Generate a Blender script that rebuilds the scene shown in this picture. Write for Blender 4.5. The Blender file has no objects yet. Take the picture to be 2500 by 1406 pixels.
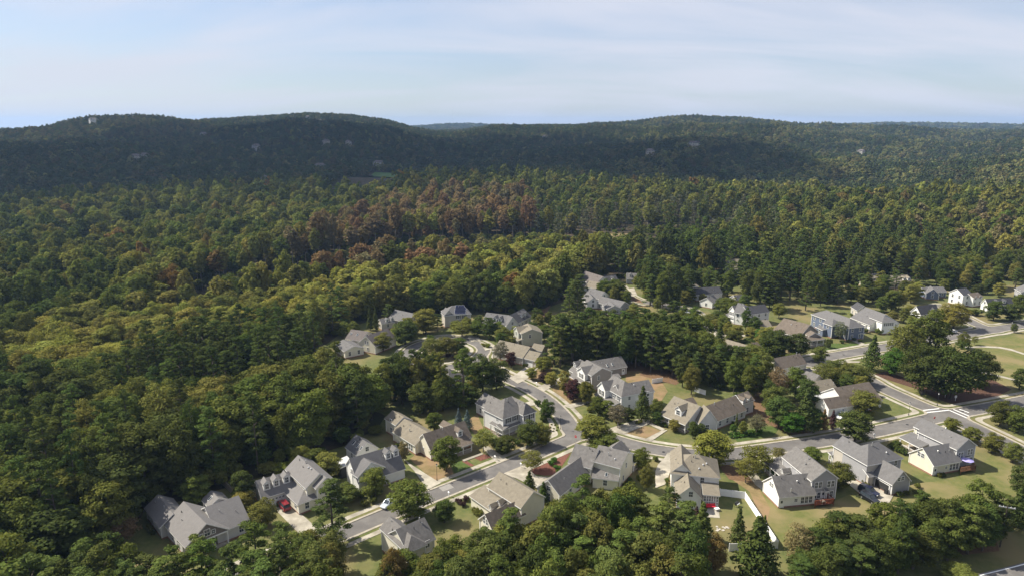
import bpy, bmesh, math, random
import numpy as np
from mathutils import Vector, Matrix
from mathutils.geometry import tessellate_polygon

R = math.radians
scene = bpy.context.scene
C = scene.collection
random.seed(7)
rng = np.random.default_rng(11)

# ---------------------------------------------------------------- camera, sky, sun, exposure
CAM_H, PITCH, FPX = 85.0, 13.4, 1667.0          # metres above the street, degrees down, focal length in photo pixels
cam_d = bpy.data.cameras.new('camera')
cam = bpy.data.objects.new('camera', cam_d)
C.objects.link(cam)
cam.location = (0, 0, CAM_H)
cam.rotation_euler = (R(90 - PITCH), 0, 0)
cam_d.sensor_width = 36
cam_d.lens = 36 * FPX / 2500
cam_d.clip_start = 1
cam_d.clip_end = 30000
scene.camera = cam

SUN_EL, SUN_AZ = 47.0, -72.0                    # azimuth clockwise from +Y (the view direction): the sun stands left, a little beyond
world = bpy.data.worlds.new('World')
scene.world = world
world.use_nodes = True
nt = world.node_tree
nt.nodes.clear()
wo = nt.nodes.new('ShaderNodeOutputWorld')
bg = nt.nodes.new('ShaderNodeBackground')
sky = nt.nodes.new('ShaderNodeTexSky')
sky.sky_type = 'NISHITA'
sky.sun_disc = False
sky.sun_elevation = R(SUN_EL)
sky.sun_rotation = R(SUN_AZ)
sky.altitude = 200
sky.air_density = 1.0
sky.dust_density = 0.6
sky.ozone_density = 3.0
bg.inputs['Strength'].default_value = 0.064
# thin cirrus: noise over a plane high above (direction divided by its height), stretched along the wind
tc = nt.nodes.new('ShaderNodeTexCoord')
sep = nt.nodes.new('ShaderNodeSeparateXYZ')
nt.links.new(tc.outputs['Generated'], sep.inputs[0])
mz = nt.nodes.new('ShaderNodeMath'); mz.operation = 'ADD'; mz.inputs[1].default_value = 0.22
nt.links.new(sep.outputs['Z'], mz.inputs[0])
def wdiv(sock):
    n = nt.nodes.new('ShaderNodeMath'); n.operation = 'DIVIDE'
    nt.links.new(sock, n.inputs[0]); nt.links.new(mz.outputs[0], n.inputs[1]); return n.outputs[0]
cb = nt.nodes.new('ShaderNodeCombineXYZ')
nt.links.new(wdiv(sep.outputs['X']), cb.inputs['X'])
nt.links.new(wdiv(sep.outputs['Y']), cb.inputs['Y'])
mp = nt.nodes.new('ShaderNodeMapping')
mp.inputs['Rotation'].default_value = (0, 0, R(-9))
mp.inputs['Scale'].default_value = (0.55, 1.5, 1)
mp.inputs['Location'].default_value = (0.9, 0.35, 0)
nt.links.new(cb.outputs[0], mp.inputs['Vector'])
nz = nt.nodes.new('ShaderNodeTexNoise')
nz.inputs['Scale'].default_value = 1.15
nz.inputs['Detail'].default_value = 8
nz.inputs['Roughness'].default_value = 0.52
nz.inputs['Distortion'].default_value = 0.5
nt.links.new(mp.outputs[0], nz.inputs['Vector'])
rp = nt.nodes.new('ShaderNodeValToRGB')
rp.color_ramp.elements[0].position = 0.38
rp.color_ramp.elements[1].position = 0.60
rp.color_ramp.elements[0].color = (0.36, 0.36, 0.36, 1)
rp.color_ramp.elements[1].color = (0.82, 0.82, 0.82, 1)
nt.links.new(nz.outputs['Fac'], rp.inputs[0])
mixc = nt.nodes.new('ShaderNodeMix'); mixc.data_type = 'RGBA'
nt.links.new(rp.outputs[0], mixc.inputs[0])
tn = nt.nodes.new('ShaderNodeMix'); tn.data_type = 'RGBA'; tn.blend_type = 'MULTIPLY'; tn.inputs[0].default_value = 1
tn.inputs[7].default_value = (0.98, 1.02, 1.10, 1)
nt.links.new(sky.outputs[0], tn.inputs[6])
nt.links.new(tn.outputs[2], mixc.inputs[6])
mixc.inputs[7].default_value = (6.7, 6.85, 7.7, 1)
nt.links.new(mixc.outputs[2], bg.inputs[0])
nt.links.new(bg.outputs[0], wo.inputs[0])

sun_d = bpy.data.lights.new('sun', 'SUN')
sun = bpy.data.objects.new('sun', sun_d)
C.objects.link(sun)
sun_d.energy = 4.8
sun_d.angle = R(0.53)
sun_d.color = (1.0, 0.935, 0.815)
TO_SUN = Vector((math.sin(R(SUN_AZ)) * math.cos(R(SUN_EL)), math.cos(R(SUN_AZ)) * math.cos(R(SUN_EL)), math.sin(R(SUN_EL))))
sun.rotation_euler = TO_SUN.to_track_quat('Z', 'Y').to_euler()
sun.location = (0, 0, 300)

scene.view_settings.view_transform = 'Standard'
scene.view_settings.look = 'None'
scene.view_settings.exposure = 0.86
scene.view_settings.gamma = 1.0
scene.cycles.max_bounces = 6
scene.cycles.diffuse_bounces = 3
scene.cycles.transparent_max_bounces = 6
scene.cycles.volume_bounces = 0
scene.cycles.use_denoising = True

# ---------------------------------------------------------------- pixel -> place
_cp, _sp = math.cos(R(PITCH)), math.sin(R(PITCH))
FWD = Vector((0, _cp, -_sp)); UPV = Vector((0, _sp, _cp)); RGT = Vector((1, 0, 0))
CAM = Vector((0, 0, CAM_H))
def ray(p):
    return FWD * FPX + RGT * (p[0] - 1250) + UPV * (703 - p[1])
def at(p, z=0.0):
    d = ray(p)
    t = (z - CAM_H) / d.z
    return CAM + d * t
def proj(P):
    v = Vector(P) - CAM
    k = v.dot(FWD)
    return (1250 + FPX * v.dot(RGT) / k, 703 - FPX * v.dot(UPV) / k, k)
def Zf(x0, y0, s):
    return lambda p: (x0 + p[0] / s, y0 + p[1] / s)
ID = lambda p: p

# ---------------------------------------------------------------- mesh + object helpers
def link(name, mesh, parent=None, loc=None, rz=0.0):
    o = bpy.data.objects.new(name, mesh)
    C.objects.link(o)
    if parent is not None:
        o.parent = parent
    if loc is not None:
        o.location = loc
    if rz:
        o.rotation_euler = (0, 0, rz)
    return o
def tag(o, label=None, cat=None, group=None, kind=None):
    if label: o['label'] = label
    if cat: o['category'] = cat
    if group: o['group'] = group
    if kind: o['kind'] = kind
    return o
def thing(name, label, cat, loc=(0, 0, 0), rz=0.0, group=None):
    return tag(link(name, None, None, loc, rz), label, cat, group)
def mesh_of(name, V, F, mats, midx=None, smooth=False):
    me = bpy.data.meshes.new(name)
    me.from_pydata([tuple(v) for v in V], [], F)
    for m in (mats if isinstance(mats, (list, tuple)) else [mats]):
        me.materials.append(m)
    if midx is not None:
        me.polygons.foreach_set('material_index', midx)
    if smooth:
        me.polygons.foreach_set('use_smooth', [True] * len(me.polygons))
    me.update()
    return me
class MB:
    """collects boxes, tubes and polygons in one mesh"""
    def __init__(s): s.V = []; s.F = []
    def poly(s, pts):
        n = len(s.V); s.V += [tuple(p) for p in pts]; s.F.append(list(range(n, n + len(pts)))); return s
    def box(s, x0, x1, y0, y1, z0, z1):
        n = len(s.V)
        s.V += [(x, y, z) for z in (z0, z1) for y in (y0, y1) for x in (x0, x1)]
        s.F += [[n + i for i in f] for f in ((0, 2, 3, 1), (4, 5, 7, 6), (0, 1, 5, 4), (2, 6, 7, 3), (0, 4, 6, 2), (1, 3, 7, 5))]
        return s
    def bar(s, a, b, w, h=None):
        """box beam from a to b, w wide, h high"""
        a, b = Vector(a), Vector(b); h = h or w
        d = (b - a).normalized()
        u = d.cross(Vector((0, 0, 1)))
        if u.length < 1e-4: u = Vector((1, 0, 0))
        u.normalize(); v = u.cross(d)
        n = len(s.V)
        for p in (a, b):
            for su, sv in ((-1, -1), (1, -1), (1, 1), (-1, 1)):
                s.V.append(tuple(p + u * (su * w / 2) + v * (sv * h / 2)))
        s.F += [[n, n + 1, n + 5, n + 4], [n + 1, n + 2, n + 6, n + 5], [n + 2, n + 3, n + 7, n + 6], [n + 3, n, n + 4, n + 7], [n + 3, n + 2, n + 1, n], [n + 4, n + 5, n + 6, n + 7]]
        return s
    def tube(s, pts, radii, k=7, cap=True):
        rings = []
        pts = [Vector(p) for p in pts]
        for i, p in enumerate(pts):
            d = (pts[min(i + 1, len(pts) - 1)] - pts[max(i - 1, 0)]).normalized()
            u = d.cross(Vector((0.13, 1, 0.05))).normalized(); v = d.cross(u)
            n = len(s.V)
            for j in range(k):
                a = 2 * math.pi * j / k
                s.V.append(tuple(p + (u * math.cos(a) + v * math.sin(a)) * radii[i]))
            rings.append(n)
        for a, b in zip(rings, rings[1:]):
            s.F += [[a + j, a + (j + 1) % k, b + (j + 1) % k, b + j] for j in range(k)]
        if cap:
            s.F.append([rings[-1] + j for j in range(k)]); s.F.append([rings[0] + k - 1 - j for j in range(k)])
        return s
    def mesh(s, name, mat): return mesh_of(name, s.V, s.F, mat)
    def build(s, name, mat, parent=None, loc=None, rz=0.0): return link(name, s.mesh(name, mat), parent, loc, rz)
def flat_poly(pts, z, dome=None):
    """triangulated sheet from a ground outline"""
    P = [Vector((p[0], p[1], z)) for p in pts]
    T = tessellate_polygon([P])
    return P, [list(t) for t in T]
def inside(poly, x, y):
    n = len(poly); c = np.zeros(np.shape(x), bool) if not np.isscalar(x) else False
    j = n - 1
    for i in range(n):
        xi, yi = poly[i][0], poly[i][1]; xj, yj = poly[j][0], poly[j][1]
        if yi != yj:
            k = ((yi > y) != (yj > y)) & (x < (xj - xi) * (y - yi) / (yj - yi) + xi)
            c = c ^ k
        j = i
    return c

# ---------------------------------------------------------------- materials
def new_mat(name):
    m = bpy.data.materials.new(name); m.use_nodes = True
    n = m.node_tree.nodes; b = n['Principled BSDF']
    return m, m.node_tree, b
def mottled(name, c1, c2, scale=1.0, rough=0.9, detail=6, c3=None, scale3=0.1, stretch=(1, 1, 1), bump=0.0, lo=0.35, hi=0.65, object_space=False, spec=0.2, tint=0.0):
    m, t, b = new_mat(name)
    L = t.links.new; N = t.nodes.new
    if object_space:
        co = N('ShaderNodeTexCoord').outputs['Object']
    else:
        co = N('ShaderNodeNewGeometry').outputs['Position']
    mp = N('ShaderNodeMapping'); mp.inputs['Scale'].default_value = stretch; L(co, mp.inputs[0])
    nz = N('ShaderNodeTexNoise'); nz.inputs['Scale'].default_value = scale; nz.inputs['Detail'].default_value = detail; nz.inputs['Roughness'].default_value = 0.65
    L(mp.outputs[0], nz.inputs['Vector'])
    r = N('ShaderNodeValToRGB'); r.color_ramp.elements[0].position = lo; r.color_ramp.elements[1].position = hi
    r.color_ramp.elements[0].color = (*c1, 1); r.color_ramp.elements[1].color = (*c2, 1)
    L(nz.outputs['Fac'], r.inputs[0]); col = r.outputs[0]
    if c3 is not None:
        n3 = N('ShaderNodeTexNoise'); n3.inputs['Scale'].default_value = scale3; n3.inputs['Detail'].default_value = 4
        L(co, n3.inputs['Vector'])
        r3 = N('ShaderNodeValToRGB'); r3.color_ramp.elements[0].position = 0.46; r3.color_ramp.elements[1].position = 0.64
        L(n3.outputs['Fac'], r3.inputs[0])
        mx = N('ShaderNodeMix'); mx.data_type = 'RGBA'; L(r3.outputs[0], mx.inputs[0]); L(col, mx.inputs[6]); mx.inputs[7].default_value = (*c3, 1)
        col = mx.outputs[2]
    if tint:
        oi = N('ShaderNodeObjectInfo')
        mr = N('ShaderNodeMapRange'); mr.inputs[3].default_value = 1 - tint; mr.inputs[4].default_value = 1 + tint
        L(oi.outputs['Random'], mr.inputs[0])
        hs = N('ShaderNodeHueSaturation'); L(mr.outputs[0], hs.inputs['Value']); L(col, hs.inputs['Color']); col = hs.outputs[0]
    L(col, b.inputs['Base Color'])
    b.inputs['Roughness'].default_value = rough
    b.inputs['Specular IOR Level'].default_value = spec
    if bump:
        bp = N('ShaderNodeBump'); bp.inputs['Strength'].default_value = bump; bp.inputs['Distance'].default_value = 0.05
        L(nz.outputs['Fac'], bp.inputs['Height']); L(bp.outputs[0], b.inputs['Normal'])
    return m
def plain(name, c, rough=0.6, metal=0.0, spec=0.4):
    m, t, b = new_mat(name)
    b.inputs['Base Color'].default_value = (*c, 1); b.inputs['Roughness'].default_value = rough
    b.inputs['Metallic'].default_value = metal; b.inputs['Specular IOR Level'].default_value = spec
    return m
def siding(name, c, step=0.18, var=0.06):
    """lap siding: shallow horizontal courses plus a little dirt"""
    m, t, b = new_mat(name); L = t.links.new; N = t.nodes.new
    g = N('ShaderNodeNewGeometry'); s = N('ShaderNodeSeparateXYZ'); L(g.outputs['Position'], s.inputs[0])
    d = N('ShaderNodeMath'); d.operation = 'DIVIDE'; d.inputs[1].default_value = step; L(s.outputs['Z'], d.inputs[0])
    f = N('ShaderNodeMath'); f.operation = 'FRACT'; L(d.outputs[0], f.inputs[0])
    bp = N('ShaderNodeBump'); bp.inputs['Strength'].default_value = 0.5; bp.inputs['Distance'].default_value = 0.02; L(f.outputs[0], bp.inputs['Height'])
    L(bp.outputs[0], b.inputs['Normal'])
    nz = N('ShaderNodeTexNoise'); nz.inputs['Scale'].default_value = 0.6; nz.inputs['Detail'].default_value = 5; L(g.outputs['Position'], nz.inputs['Vector'])
    r = N('ShaderNodeValToRGB'); r.color_ramp.elements[0].position = 0.3; r.color_ramp.elements[1].position = 0.7
    r.color_ramp.elements[0].color = (*[x * (1 - var) for x in c], 1); r.color_ramp.elements[1].color = (*[min(x * (1 + var), 0.85) for x in c], 1)
    L(nz.outputs['Fac'], r.inputs[0]); L(r.outputs[0], b.inputs['Base Color'])
    b.inputs['Roughness'].default_value = 0.6; b.inputs['Specular IOR Level'].default_value = 0.25
    return m
def shingles(name, c, streak=0.16):
    """asphalt shingles: speckle, faint courses and the dark streaks that rain leaves down the slope"""
    m, t, b = new_mat(name); L = t.links.new; N = t.nodes.new
    g = N('ShaderNodeNewGeometry')
    n1 = N('ShaderNodeTexNoise'); n1.inputs['Scale'].default_value = 3.2; n1.inputs['Detail'].default_value = 5; L(g.outputs['Position'], n1.inputs['Vector'])
    mp = N('ShaderNodeMapping'); mp.inputs['Scale'].default_value = (1.1, 1.1, 0.12); L(g.outputs['Position'], mp.inputs[0])
    n2 = N('ShaderNodeTexNoise'); n2.inputs['Scale'].default_value = 1.1; n2.inputs['Detail'].default_value = 5; n2.inputs['Roughness'].default_value = 0.7; L(mp.outputs[0], n2.inputs['Vector'])
    a = N('ShaderNodeMath'); a.operation = 'MULTIPLY_ADD'; a.inputs[1].default_value = 0.28; a.inputs[2].default_value = 0.86; L(n1.outputs['Fac'], a.inputs[0])
    bb = N('ShaderNodeMapRange'); bb.inputs[1].default_value = 0.35; bb.inputs[2].default_value = 0.7; bb.inputs[3].default_value = 1 - streak; bb.inputs[4].default_value = 1 + streak * 0.5
    L(n2.outputs['Fac'], bb.inputs[0])
    mu = N('ShaderNodeMath'); mu.operation = 'MULTIPLY'; L(a.outputs[0], mu.inputs[0]); L(bb.outputs[0], mu.inputs[1])
    hs = N('ShaderNodeHueSaturation'); hs.inputs['Color'].default_value = (*c, 1); L(mu.outputs[0], hs.inputs['Value'])
    L(hs.outputs[0], b.inputs['Base Color'])
    s = N('ShaderNodeSeparateXYZ'); L(g.outputs['Position'], s.inputs[0])
    d = N('ShaderNodeMath'); d.operation = 'DIVIDE'; d.inputs[1].default_value = 0.11; L(s.outputs['Z'], d.inputs[0])
    f = N('ShaderNodeMath'); f.operation = 'FRACT'; L(d.outputs[0], f.inputs[0])
    bp = N('ShaderNodeBump'); bp.inputs['Strength'].default_value = 0.35; bp.inputs['Distance'].default_value = 0.02; L(f.outputs[0], bp.inputs['Height']); L(bp.outputs[0], b.inputs['Normal'])
    b.inputs['Roughness'].default_value = 0.92; b.inputs['Specular IOR Level'].default_value = 0.15
    return m
def foliage(name, trans=0.3):
    """leaf colour comes from the plant's own tint; each leaf differs a little"""
    m, t, b = new_mat(name); t.nodes.remove(b); L = t.links.new; N = t.nodes.new
    out = t.nodes['Material Output']
    at_ = N('ShaderNodeAttribute'); at_.attribute_type = 'INSTANCER'; at_.attribute_name = 'tint'
    g = N('ShaderNodeNewGeometry')
    v = N('ShaderNodeMapRange'); v.inputs[3].default_value = 0.72; v.inputs[4].default_value = 1.28; L(g.outputs['Random Per Island'], v.inputs[0])
    hsr = N('ShaderNodeMath'); hsr.operation = 'MULTIPLY'; hsr.inputs[1].default_value = 7.31; L(g.outputs['Random Per Island'], hsr.inputs[0])
    fr = N('ShaderNodeMath'); fr.operation = 'FRACT'; L(hsr.outputs[0], fr.inputs[0])
    hu = N('ShaderNodeMapRange'); hu.inputs[3].default_value = 0.487; hu.inputs[4].default_value = 0.512; L(fr.outputs[0], hu.inputs[0])
    hs = N('ShaderNodeHueSaturation'); L(hu.outputs[0], hs.inputs['Hue']); L(v.outputs[0], hs.inputs['Value']); L(at_.outputs['Color'], hs.inputs['Color'])
    d = N('ShaderNodeBsdfDiffuse'); L(hs.outputs[0], d.inputs['Color'])
    tr = N('ShaderNodeBsdfTranslucent')
    h2 = N('ShaderNodeHueSaturation'); h2.inputs['Hue'].default_value = 0.5; h2.inputs['Saturation'].default_value = 1.1; h2.inputs['Value'].default_value = 1.25; L(hs.outputs[0], h2.inputs['Color']); L(h2.outputs[0], tr.inputs['Color'])
    mx = N('ShaderNodeMixShader'); mx.inputs[0].default_value = trans; L(d.outputs[0], mx.inputs[1]); L(tr.outputs[0], mx.inputs[2])
    L(mx.outputs[0], out.inputs['Surface'])
    return m

M = {}
M['leaf'] = foliage('leaf', 0.30)
M['needle'] = foliage('needle', 0.15)
M['bark'] = mottled('bark', (0.05, 0.04, 0.03), (0.12, 0.10, 0.08), 3, 0.95, stretch=(1, 1, 0.2))
M['pale_bark'] = mottled('pale_bark', (0.12, 0.10, 0.08), (0.28, 0.25, 0.21), 3, 0.95, stretch=(1, 1, 0.2))
M['forest_floor'] = mottled('forest_floor', (0.035, 0.028, 0.018), (0.075, 0.055, 0.03), 0.25, 1.0, c3=(0.04, 0.045, 0.02), scale3=0.03)
M['lawn'] = mottled('lawn', (0.075, 0.094, 0.027), (0.130, 0.132, 0.047), 0.55, 1.0, c3=(0.180, 0.148, 0.068), scale3=0.055, bump=0.4)
M['park_lawn'] = mottled('park_lawn', (0.098, 0.112, 0.031), (0.152, 0.142, 0.052), 0.5, 1.0, c3=(0.195, 0.160, 0.074), scale3=0.09, bump=0.4)
M['green_lawn'] = mottled('green_lawn', (0.050, 0.080, 0.018), (0.082, 0.112, 0.028), 0.7, 1.0, bump=0.4)
M['dry_lawn'] = mottled('dry_lawn', (0.150, 0.115, 0.052), (0.225, 0.165, 0.082), 0.6, 1.0, c3=(0.24, 0.16, 0.09), scale3=0.2, bump=0.4)
M['mulch'] = mottled('mulch', (0.060, 0.034, 0.022), (0.115, 0.062, 0.042), 2.5, 1.0, bump=0.6)
M['red_mulch'] = mottled('red_mulch', (0.110, 0.045, 0.032), (0.180, 0.078, 0.056), 2.5, 1.0, bump=0.6)
M['pine_straw'] = mottled('pine_straw', (0.110, 0.066, 0.036), (0.180, 0.110, 0.062), 2.0, 1.0, bump=0.5)
M['sand'] = mottled('sand', (0.30, 0.22, 0.15), (0.42, 0.33, 0.23), 1.2, 1.0)
M['field'] = mottled('field', (0.20, 0.145, 0.070), (0.30, 0.22, 0.11), 0.2, 1.0, c3=(0.14, 0.14, 0.05), scale3=0.06)
M['fairway'] = mottled('fairway', (0.06, 0.12, 0.03), (0.09, 0.15, 0.04), 0.05, 1.0)
M['asphalt'] = mottled('asphalt', (0.122, 0.114, 0.106), (0.172, 0.161, 0.149), 0.30, 0.9, c3=(0.118, 0.110, 0.104), scale3=0.16, detail=8)
M['patch'] = mottled('patch', (0.22, 0.21, 0.19), (0.27, 0.25, 0.23), 1.0, 0.9)
M['concrete'] = mottled('concrete', (0.31, 0.28, 0.225), (0.43, 0.395, 0.32), 0.7, 0.85, c3=(0.25, 0.225, 0.18), scale3=0.22)
M['kerb'] = mottled('kerb', (0.27, 0.24, 0.19), (0.40, 0.36, 0.29), 0.9, 0.85)
M['road_paint'] = plain('road_paint', (0.78, 0.78, 0.76), 0.6)
M['white'] = siding('white_siding', (0.74, 0.73, 0.69))
M['cream'] = siding('cream_siding', (0.66, 0.62, 0.50))
M['lightgrey'] = siding('light_grey_siding', (0.56, 0.55, 0.53))
M['beige'] = siding('beige_siding', (0.47, 0.43, 0.37))
M['taupe'] = siding('taupe_siding', (0.28, 0.25, 0.225))
M['grey'] = siding('grey_siding', (0.33, 0.325, 0.33))
M['sage'] = siding('sage_siding', (0.40, 0.41, 0.34))
M['blue'] = siding('blue_siding', (0.125, 0.150, 0.205))
M['brickwall'] = mottled('brick_wall', (0.20, 0.10, 0.07), (0.33, 0.18, 0.13), 4, 0.95)
M['shinglewall'] = mottled('shingle_wall', (0.16, 0.14, 0.125), (0.22, 0.195, 0.18), 5, 0.95, stretch=(1, 1, 4))
M['screen'] = plain('porch_screen', (0.035, 0.035, 0.035), 0.5)  # porch mesh; also the painted dark inside of the open garage
M['trim'] = mottled('white_trim', (0.70, 0.69, 0.66), (0.78, 0.77, 0.74), 2, 0.55)
M['glass'] = plain('window_glass', (0.035, 0.045, 0.055), 0.06, 0.0, 0.6)
M['shutter'] = plain('black_shutter', (0.02, 0.02, 0.022), 0.6)
M['door_red'] = plain('painted_door', (0.14, 0.04, 0.03), 0.5)
M['r_grey'] = shingles('grey_shingles', (0.180, 0.171, 0.164), 0.10)
M['r_mid'] = shingles('weathered_grey_shingles', (0.155, 0.146, 0.137), 0.24)
M['r_tan'] = shingles('tan_shingles', (0.205, 0.180, 0.138), 0.18)
M['r_brown'] = shingles('brown_shingles', (0.148, 0.122, 0.098), 0.26)
M['r_dark'] = shingles('charcoal_shingles', (0.070, 0.069, 0.074), 0.12)
M['r_blue'] = shingles('blue_grey_shingles', (0.142, 0.137, 0.135), 0.16)
M['r_plum'] = shingles('plum_brown_shingles', (0.140, 0.122, 0.114), 0.16)
M['r_white'] = mottled('white_metal_roof', (0.42, 0.42, 0.42), (0.50, 0.50, 0.49), 0.8, 0.6)
M['steel'] = plain('galvanised_steel', (0.55, 0.55, 0.55), 0.4, 0.6)
M['black_metal'] = plain('black_metal', (0.02, 0.02, 0.02), 0.5)
M['deck_red'] = mottled('stained_deck', (0.13, 0.038, 0.022), (0.19, 0.062, 0.034), 3, 0.7)
M['deck_tan'] = mottled('cedar_deck', (0.16, 0.080, 0.045), (0.24, 0.125, 0.07), 3, 0.7)
M['wood_grey'] = mottled('weathered_wood', (0.22, 0.18, 0.14), (0.34, 0.29, 0.23), 3, 0.9)
M['vinyl'] = plain('white_vinyl', (0.78, 0.78, 0.77), 0.45)
M['tyre'] = plain('tyre', (0.015, 0.015, 0.016), 0.85)
M['rim'] = plain('alloy_rim', (0.5, 0.5, 0.52), 0.3, 0.8)
M['lamp'] = plain('lamp_lens', (0.75, 0.75, 0.72), 0.15)
M['tail'] = plain('tail_lamp', (0.35, 0.01, 0.01), 0.2)
M['solar'] = plain('solar_cell', (0.014, 0.017, 0.045), 0.12, 0.0, 0.7)
M['purple'] = plain('lilac_canvas', (0.36, 0.32, 0.62), 0.8)
M['red_plastic'] = plain('red_plastic', (0.60, 0.035, 0.06), 0.5)
M['sign_red'] = plain('sign_red', (0.50, 0.02, 0.025), 0.45)
M['sign_green'] = plain('sign_green', (0.05, 0.16, 0.10), 0.5)
M['stone'] = mottled('stone', (0.36, 0.32, 0.27), (0.5, 0.46, 0.40), 3, 0.9)
def paint(name, c):
    m, t, b = new_mat(name)
    b.inputs['Base Color'].default_value = (*c, 1); b.inputs['Roughness'].default_value = 0.28; b.inputs['Metallic'].default_value = 0.25
    b.inputs['Coat Weight'].default_value = 0.6; b.inputs['Coat Roughness'].default_value = 0.08
    return m
# ---------------------------------------------------------------- terrain
SIL_X = [-300, 0, 100, 170, 250, 330, 420, 480, 560, 650, 750, 795, 860, 950, 1000, 1060, 1120, 1200, 1300, 1420, 1500, 1600, 1700, 1800, 1900, 1980, 2060, 2200, 2300, 2500, 2800]
SIL_Y = [316, 315, 311, 299, 294, 291, 296, 297, 290, 284, 276, 278, 281, 293, 308, 320, 318, 305, 304, 304, 300, 292, 284, 287, 296, 306, 312, 312, 314, 316, 318]
RDG_X = [-300, 0, 500, 1000, 1120, 1300, 1700, 2000, 2500, 2800]
RDG_D = [2000, 2050, 2150, 2050, 2300, 2400, 2350, 2450, 2600, 2600]
FAR_X = [-300, 0, 1000, 1080, 1150, 1250, 1800, 2000, 2100, 2200, 2350, 2500, 2800]
FAR_Y = [313, 313, 309, 303, 302, 306, 306, 303, 302, 300, 302, 304, 306]
TREE_H = 15.0
def sstep(a, b, x):
    t = np.clip((x - a) / (b - a), 0, 1); return t * t * (3 - 2 * t)
def terrain(x, y):
    x = np.asarray(x, float); y = np.asarray(y, float)
    D = np.hypot(x, y)
    az = np.clip(np.arctan2(x, y), -0.9, 0.9)
    px = 1250 + FPX * np.tan(az) / _cp
    px = np.clip(px, -300, 2800)
    def elev(ys): return (np.arctan((703 - ys) / FPX) - R(PITCH))
    ys = np.interp(px, SIL_X, SIL_Y); Rd = np.interp(px, RDG_X, RDG_D)
    zr = CAM_H + Rd * np.tan(elev(ys)) - TREE_H
    zf = CAM_H + 4600 * np.tan(elev(np.interp(px, FAR_X, FAR_Y))) - TREE_H
    z = 12.0 * sstep(540, 800, D)
    up = sstep(0, 1, (D - 760) / (Rd - 760))
    z = np.where(D > 760, 12 + (zr - 12) * up ** 1.0, z)
    dn = sstep(0, 1, (D - Rd) / 900)
    z = np.where(D > Rd, zr + (np.minimum(zr, 45) - zr) * dn, z)
    fu = sstep(3600, 4600, D)
    z = np.where(D > 3600, np.minimum(zr, 45) * (1 - fu) + zf * fu, z)
    z = np.where(D > 4600, zf - 30 * sstep(4600, 7000, D), z)
    k = sstep(560, 1000, D)
    w = np.sin(x * 0.011 + 1.3) * np.cos(y * 0.009 - 0.7) + 0.7 * np.sin(x * 0.023 - y * 0.017 + 2.0) + 0.6 * np.sin((x + y) * 0.031)
    v = np.sin(x * .0062 + y * .0021 + .6) * np.sin(y * .0088 - x * .0015 + 1.1)
    return z + k * w * 3.6 * (1 - .75 * sstep(0, 300, D - Rd + 300)) + k * (1 - sstep(0, 260, D - Rd + 260)) * v * 15
def zt(x, y): return float(terrain(x, y))
def at_ground(p):
    """the first place where a photo ray meets the terrain (far hillsides included)"""
    d = ray(p).normalized()
    t = 60.0
    prev = t
    while t < 9000:
        P = CAM + d * t
        if P.z < zt(P.x, P.y):
            a, b = prev, t
            for _ in range(24):
                m_ = (a + b) / 2; Q = CAM + d * m_
                if Q.z < zt(Q.x, Q.y): b = m_
                else: a = m_
            return CAM + d * b
        prev = t; t *= 1.008
    return at_ground((p[0], p[1] + 2))

rad = np.concatenate([np.linspace(0, 420, 22), np.linspace(445, 2900, 96), np.geomspace(3000, 12000, 22)])
ang = np.concatenate([np.linspace(-0.86, 0.86, 150), np.linspace(0.95, 2 * math.pi - 0.95, 40)])
V = []; F = []
AA, RR = np.meshgrid(ang, rad, indexing='ij')
XX, YY = RR * np.sin(AA), RR * np.cos(AA)
ZZ = terrain(XX, YY)
na, nr = AA.shape
V = np.stack([XX, YY, ZZ], -1).reshape(-1, 3)
for i in range(na):
    i2 = (i + 1) % na
    for j in range(nr - 1):
        a, b, c, d = i * nr + j, i * nr + j + 1, i2 * nr + j + 1, i2 * nr + j
        F.append([a, d, c] if j == 0 else [a, d, c, b]) if False else F.append([a, b, c, d] if j else [a, b, c])
me = mesh_of('ground', V.tolist(), F, M['forest_floor'])
bm = bmesh.new(); bm.from_mesh(me); bmesh.ops.recalc_face_normals(bm, faces=bm.faces); 
if sum(f.normal.z for f in bm.faces) < 0: bmesh.ops.reverse_faces(bm, faces=bm.faces)
bm.to_mesh(me); bm.free()
tag(link('ground', me), 'leaf-strewn ground running out to the wooded hills', None, None, 'structure')

# ---------------------------------------------------------------- cleared land (outlines traced on the ground)
def gpx(pts, f=ID): return [tuple(at(f(p)))[:2] for p in pts]
CLEAR = gpx([(150, 1440), (240, 1350), (330, 1290), (350, 1250), (480, 1210), (560, 1188), (650, 1160), (760, 1112), (850, 1085), (925, 1042), (940, 1015), (930, 1008), (860, 988), (780, 960), (765, 855), (800, 838), (850, 800), (930, 775), (1010, 765), (1090, 768), (1180, 768), (1290, 760),
             (1335, 752), (1380, 735), (1400, 700), (1410, 690), (1480, 682), (1560, 678), (1700, 680), (1780, 695), (1900, 702), (2000, 695), (2100, 683), (2200, 676), (2330, 668), (2520, 655),
             (2720, 655), (2720, 1500), (2100, 1480), (1700, 1500), (1100, 1560), (500, 1600)])
def sheet(name, pts, z, mat, label=None, kind='structure'):
    P, T = flat_poly(pts, z)
    me = mesh_of(name, P, T, mat)
    bm = bmesh.new(); bm.from_mesh(me)
    for f in bm.faces:
        if f.normal.z < 0: f.normal_flip()
    bm.to_mesh(me); bm.free()
    o = link(name, me); o['kind'] = kind
    if label: o['label'] = label
    return o
sheet('lawn', CLEAR, 0.03, M['lawn'], 'patchy half-dry grass of the house lots')
PX = lambda x0, y0, s, pts: gpx([(x0 + a / s, y0 + b / s) for a, b in pts])
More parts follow.
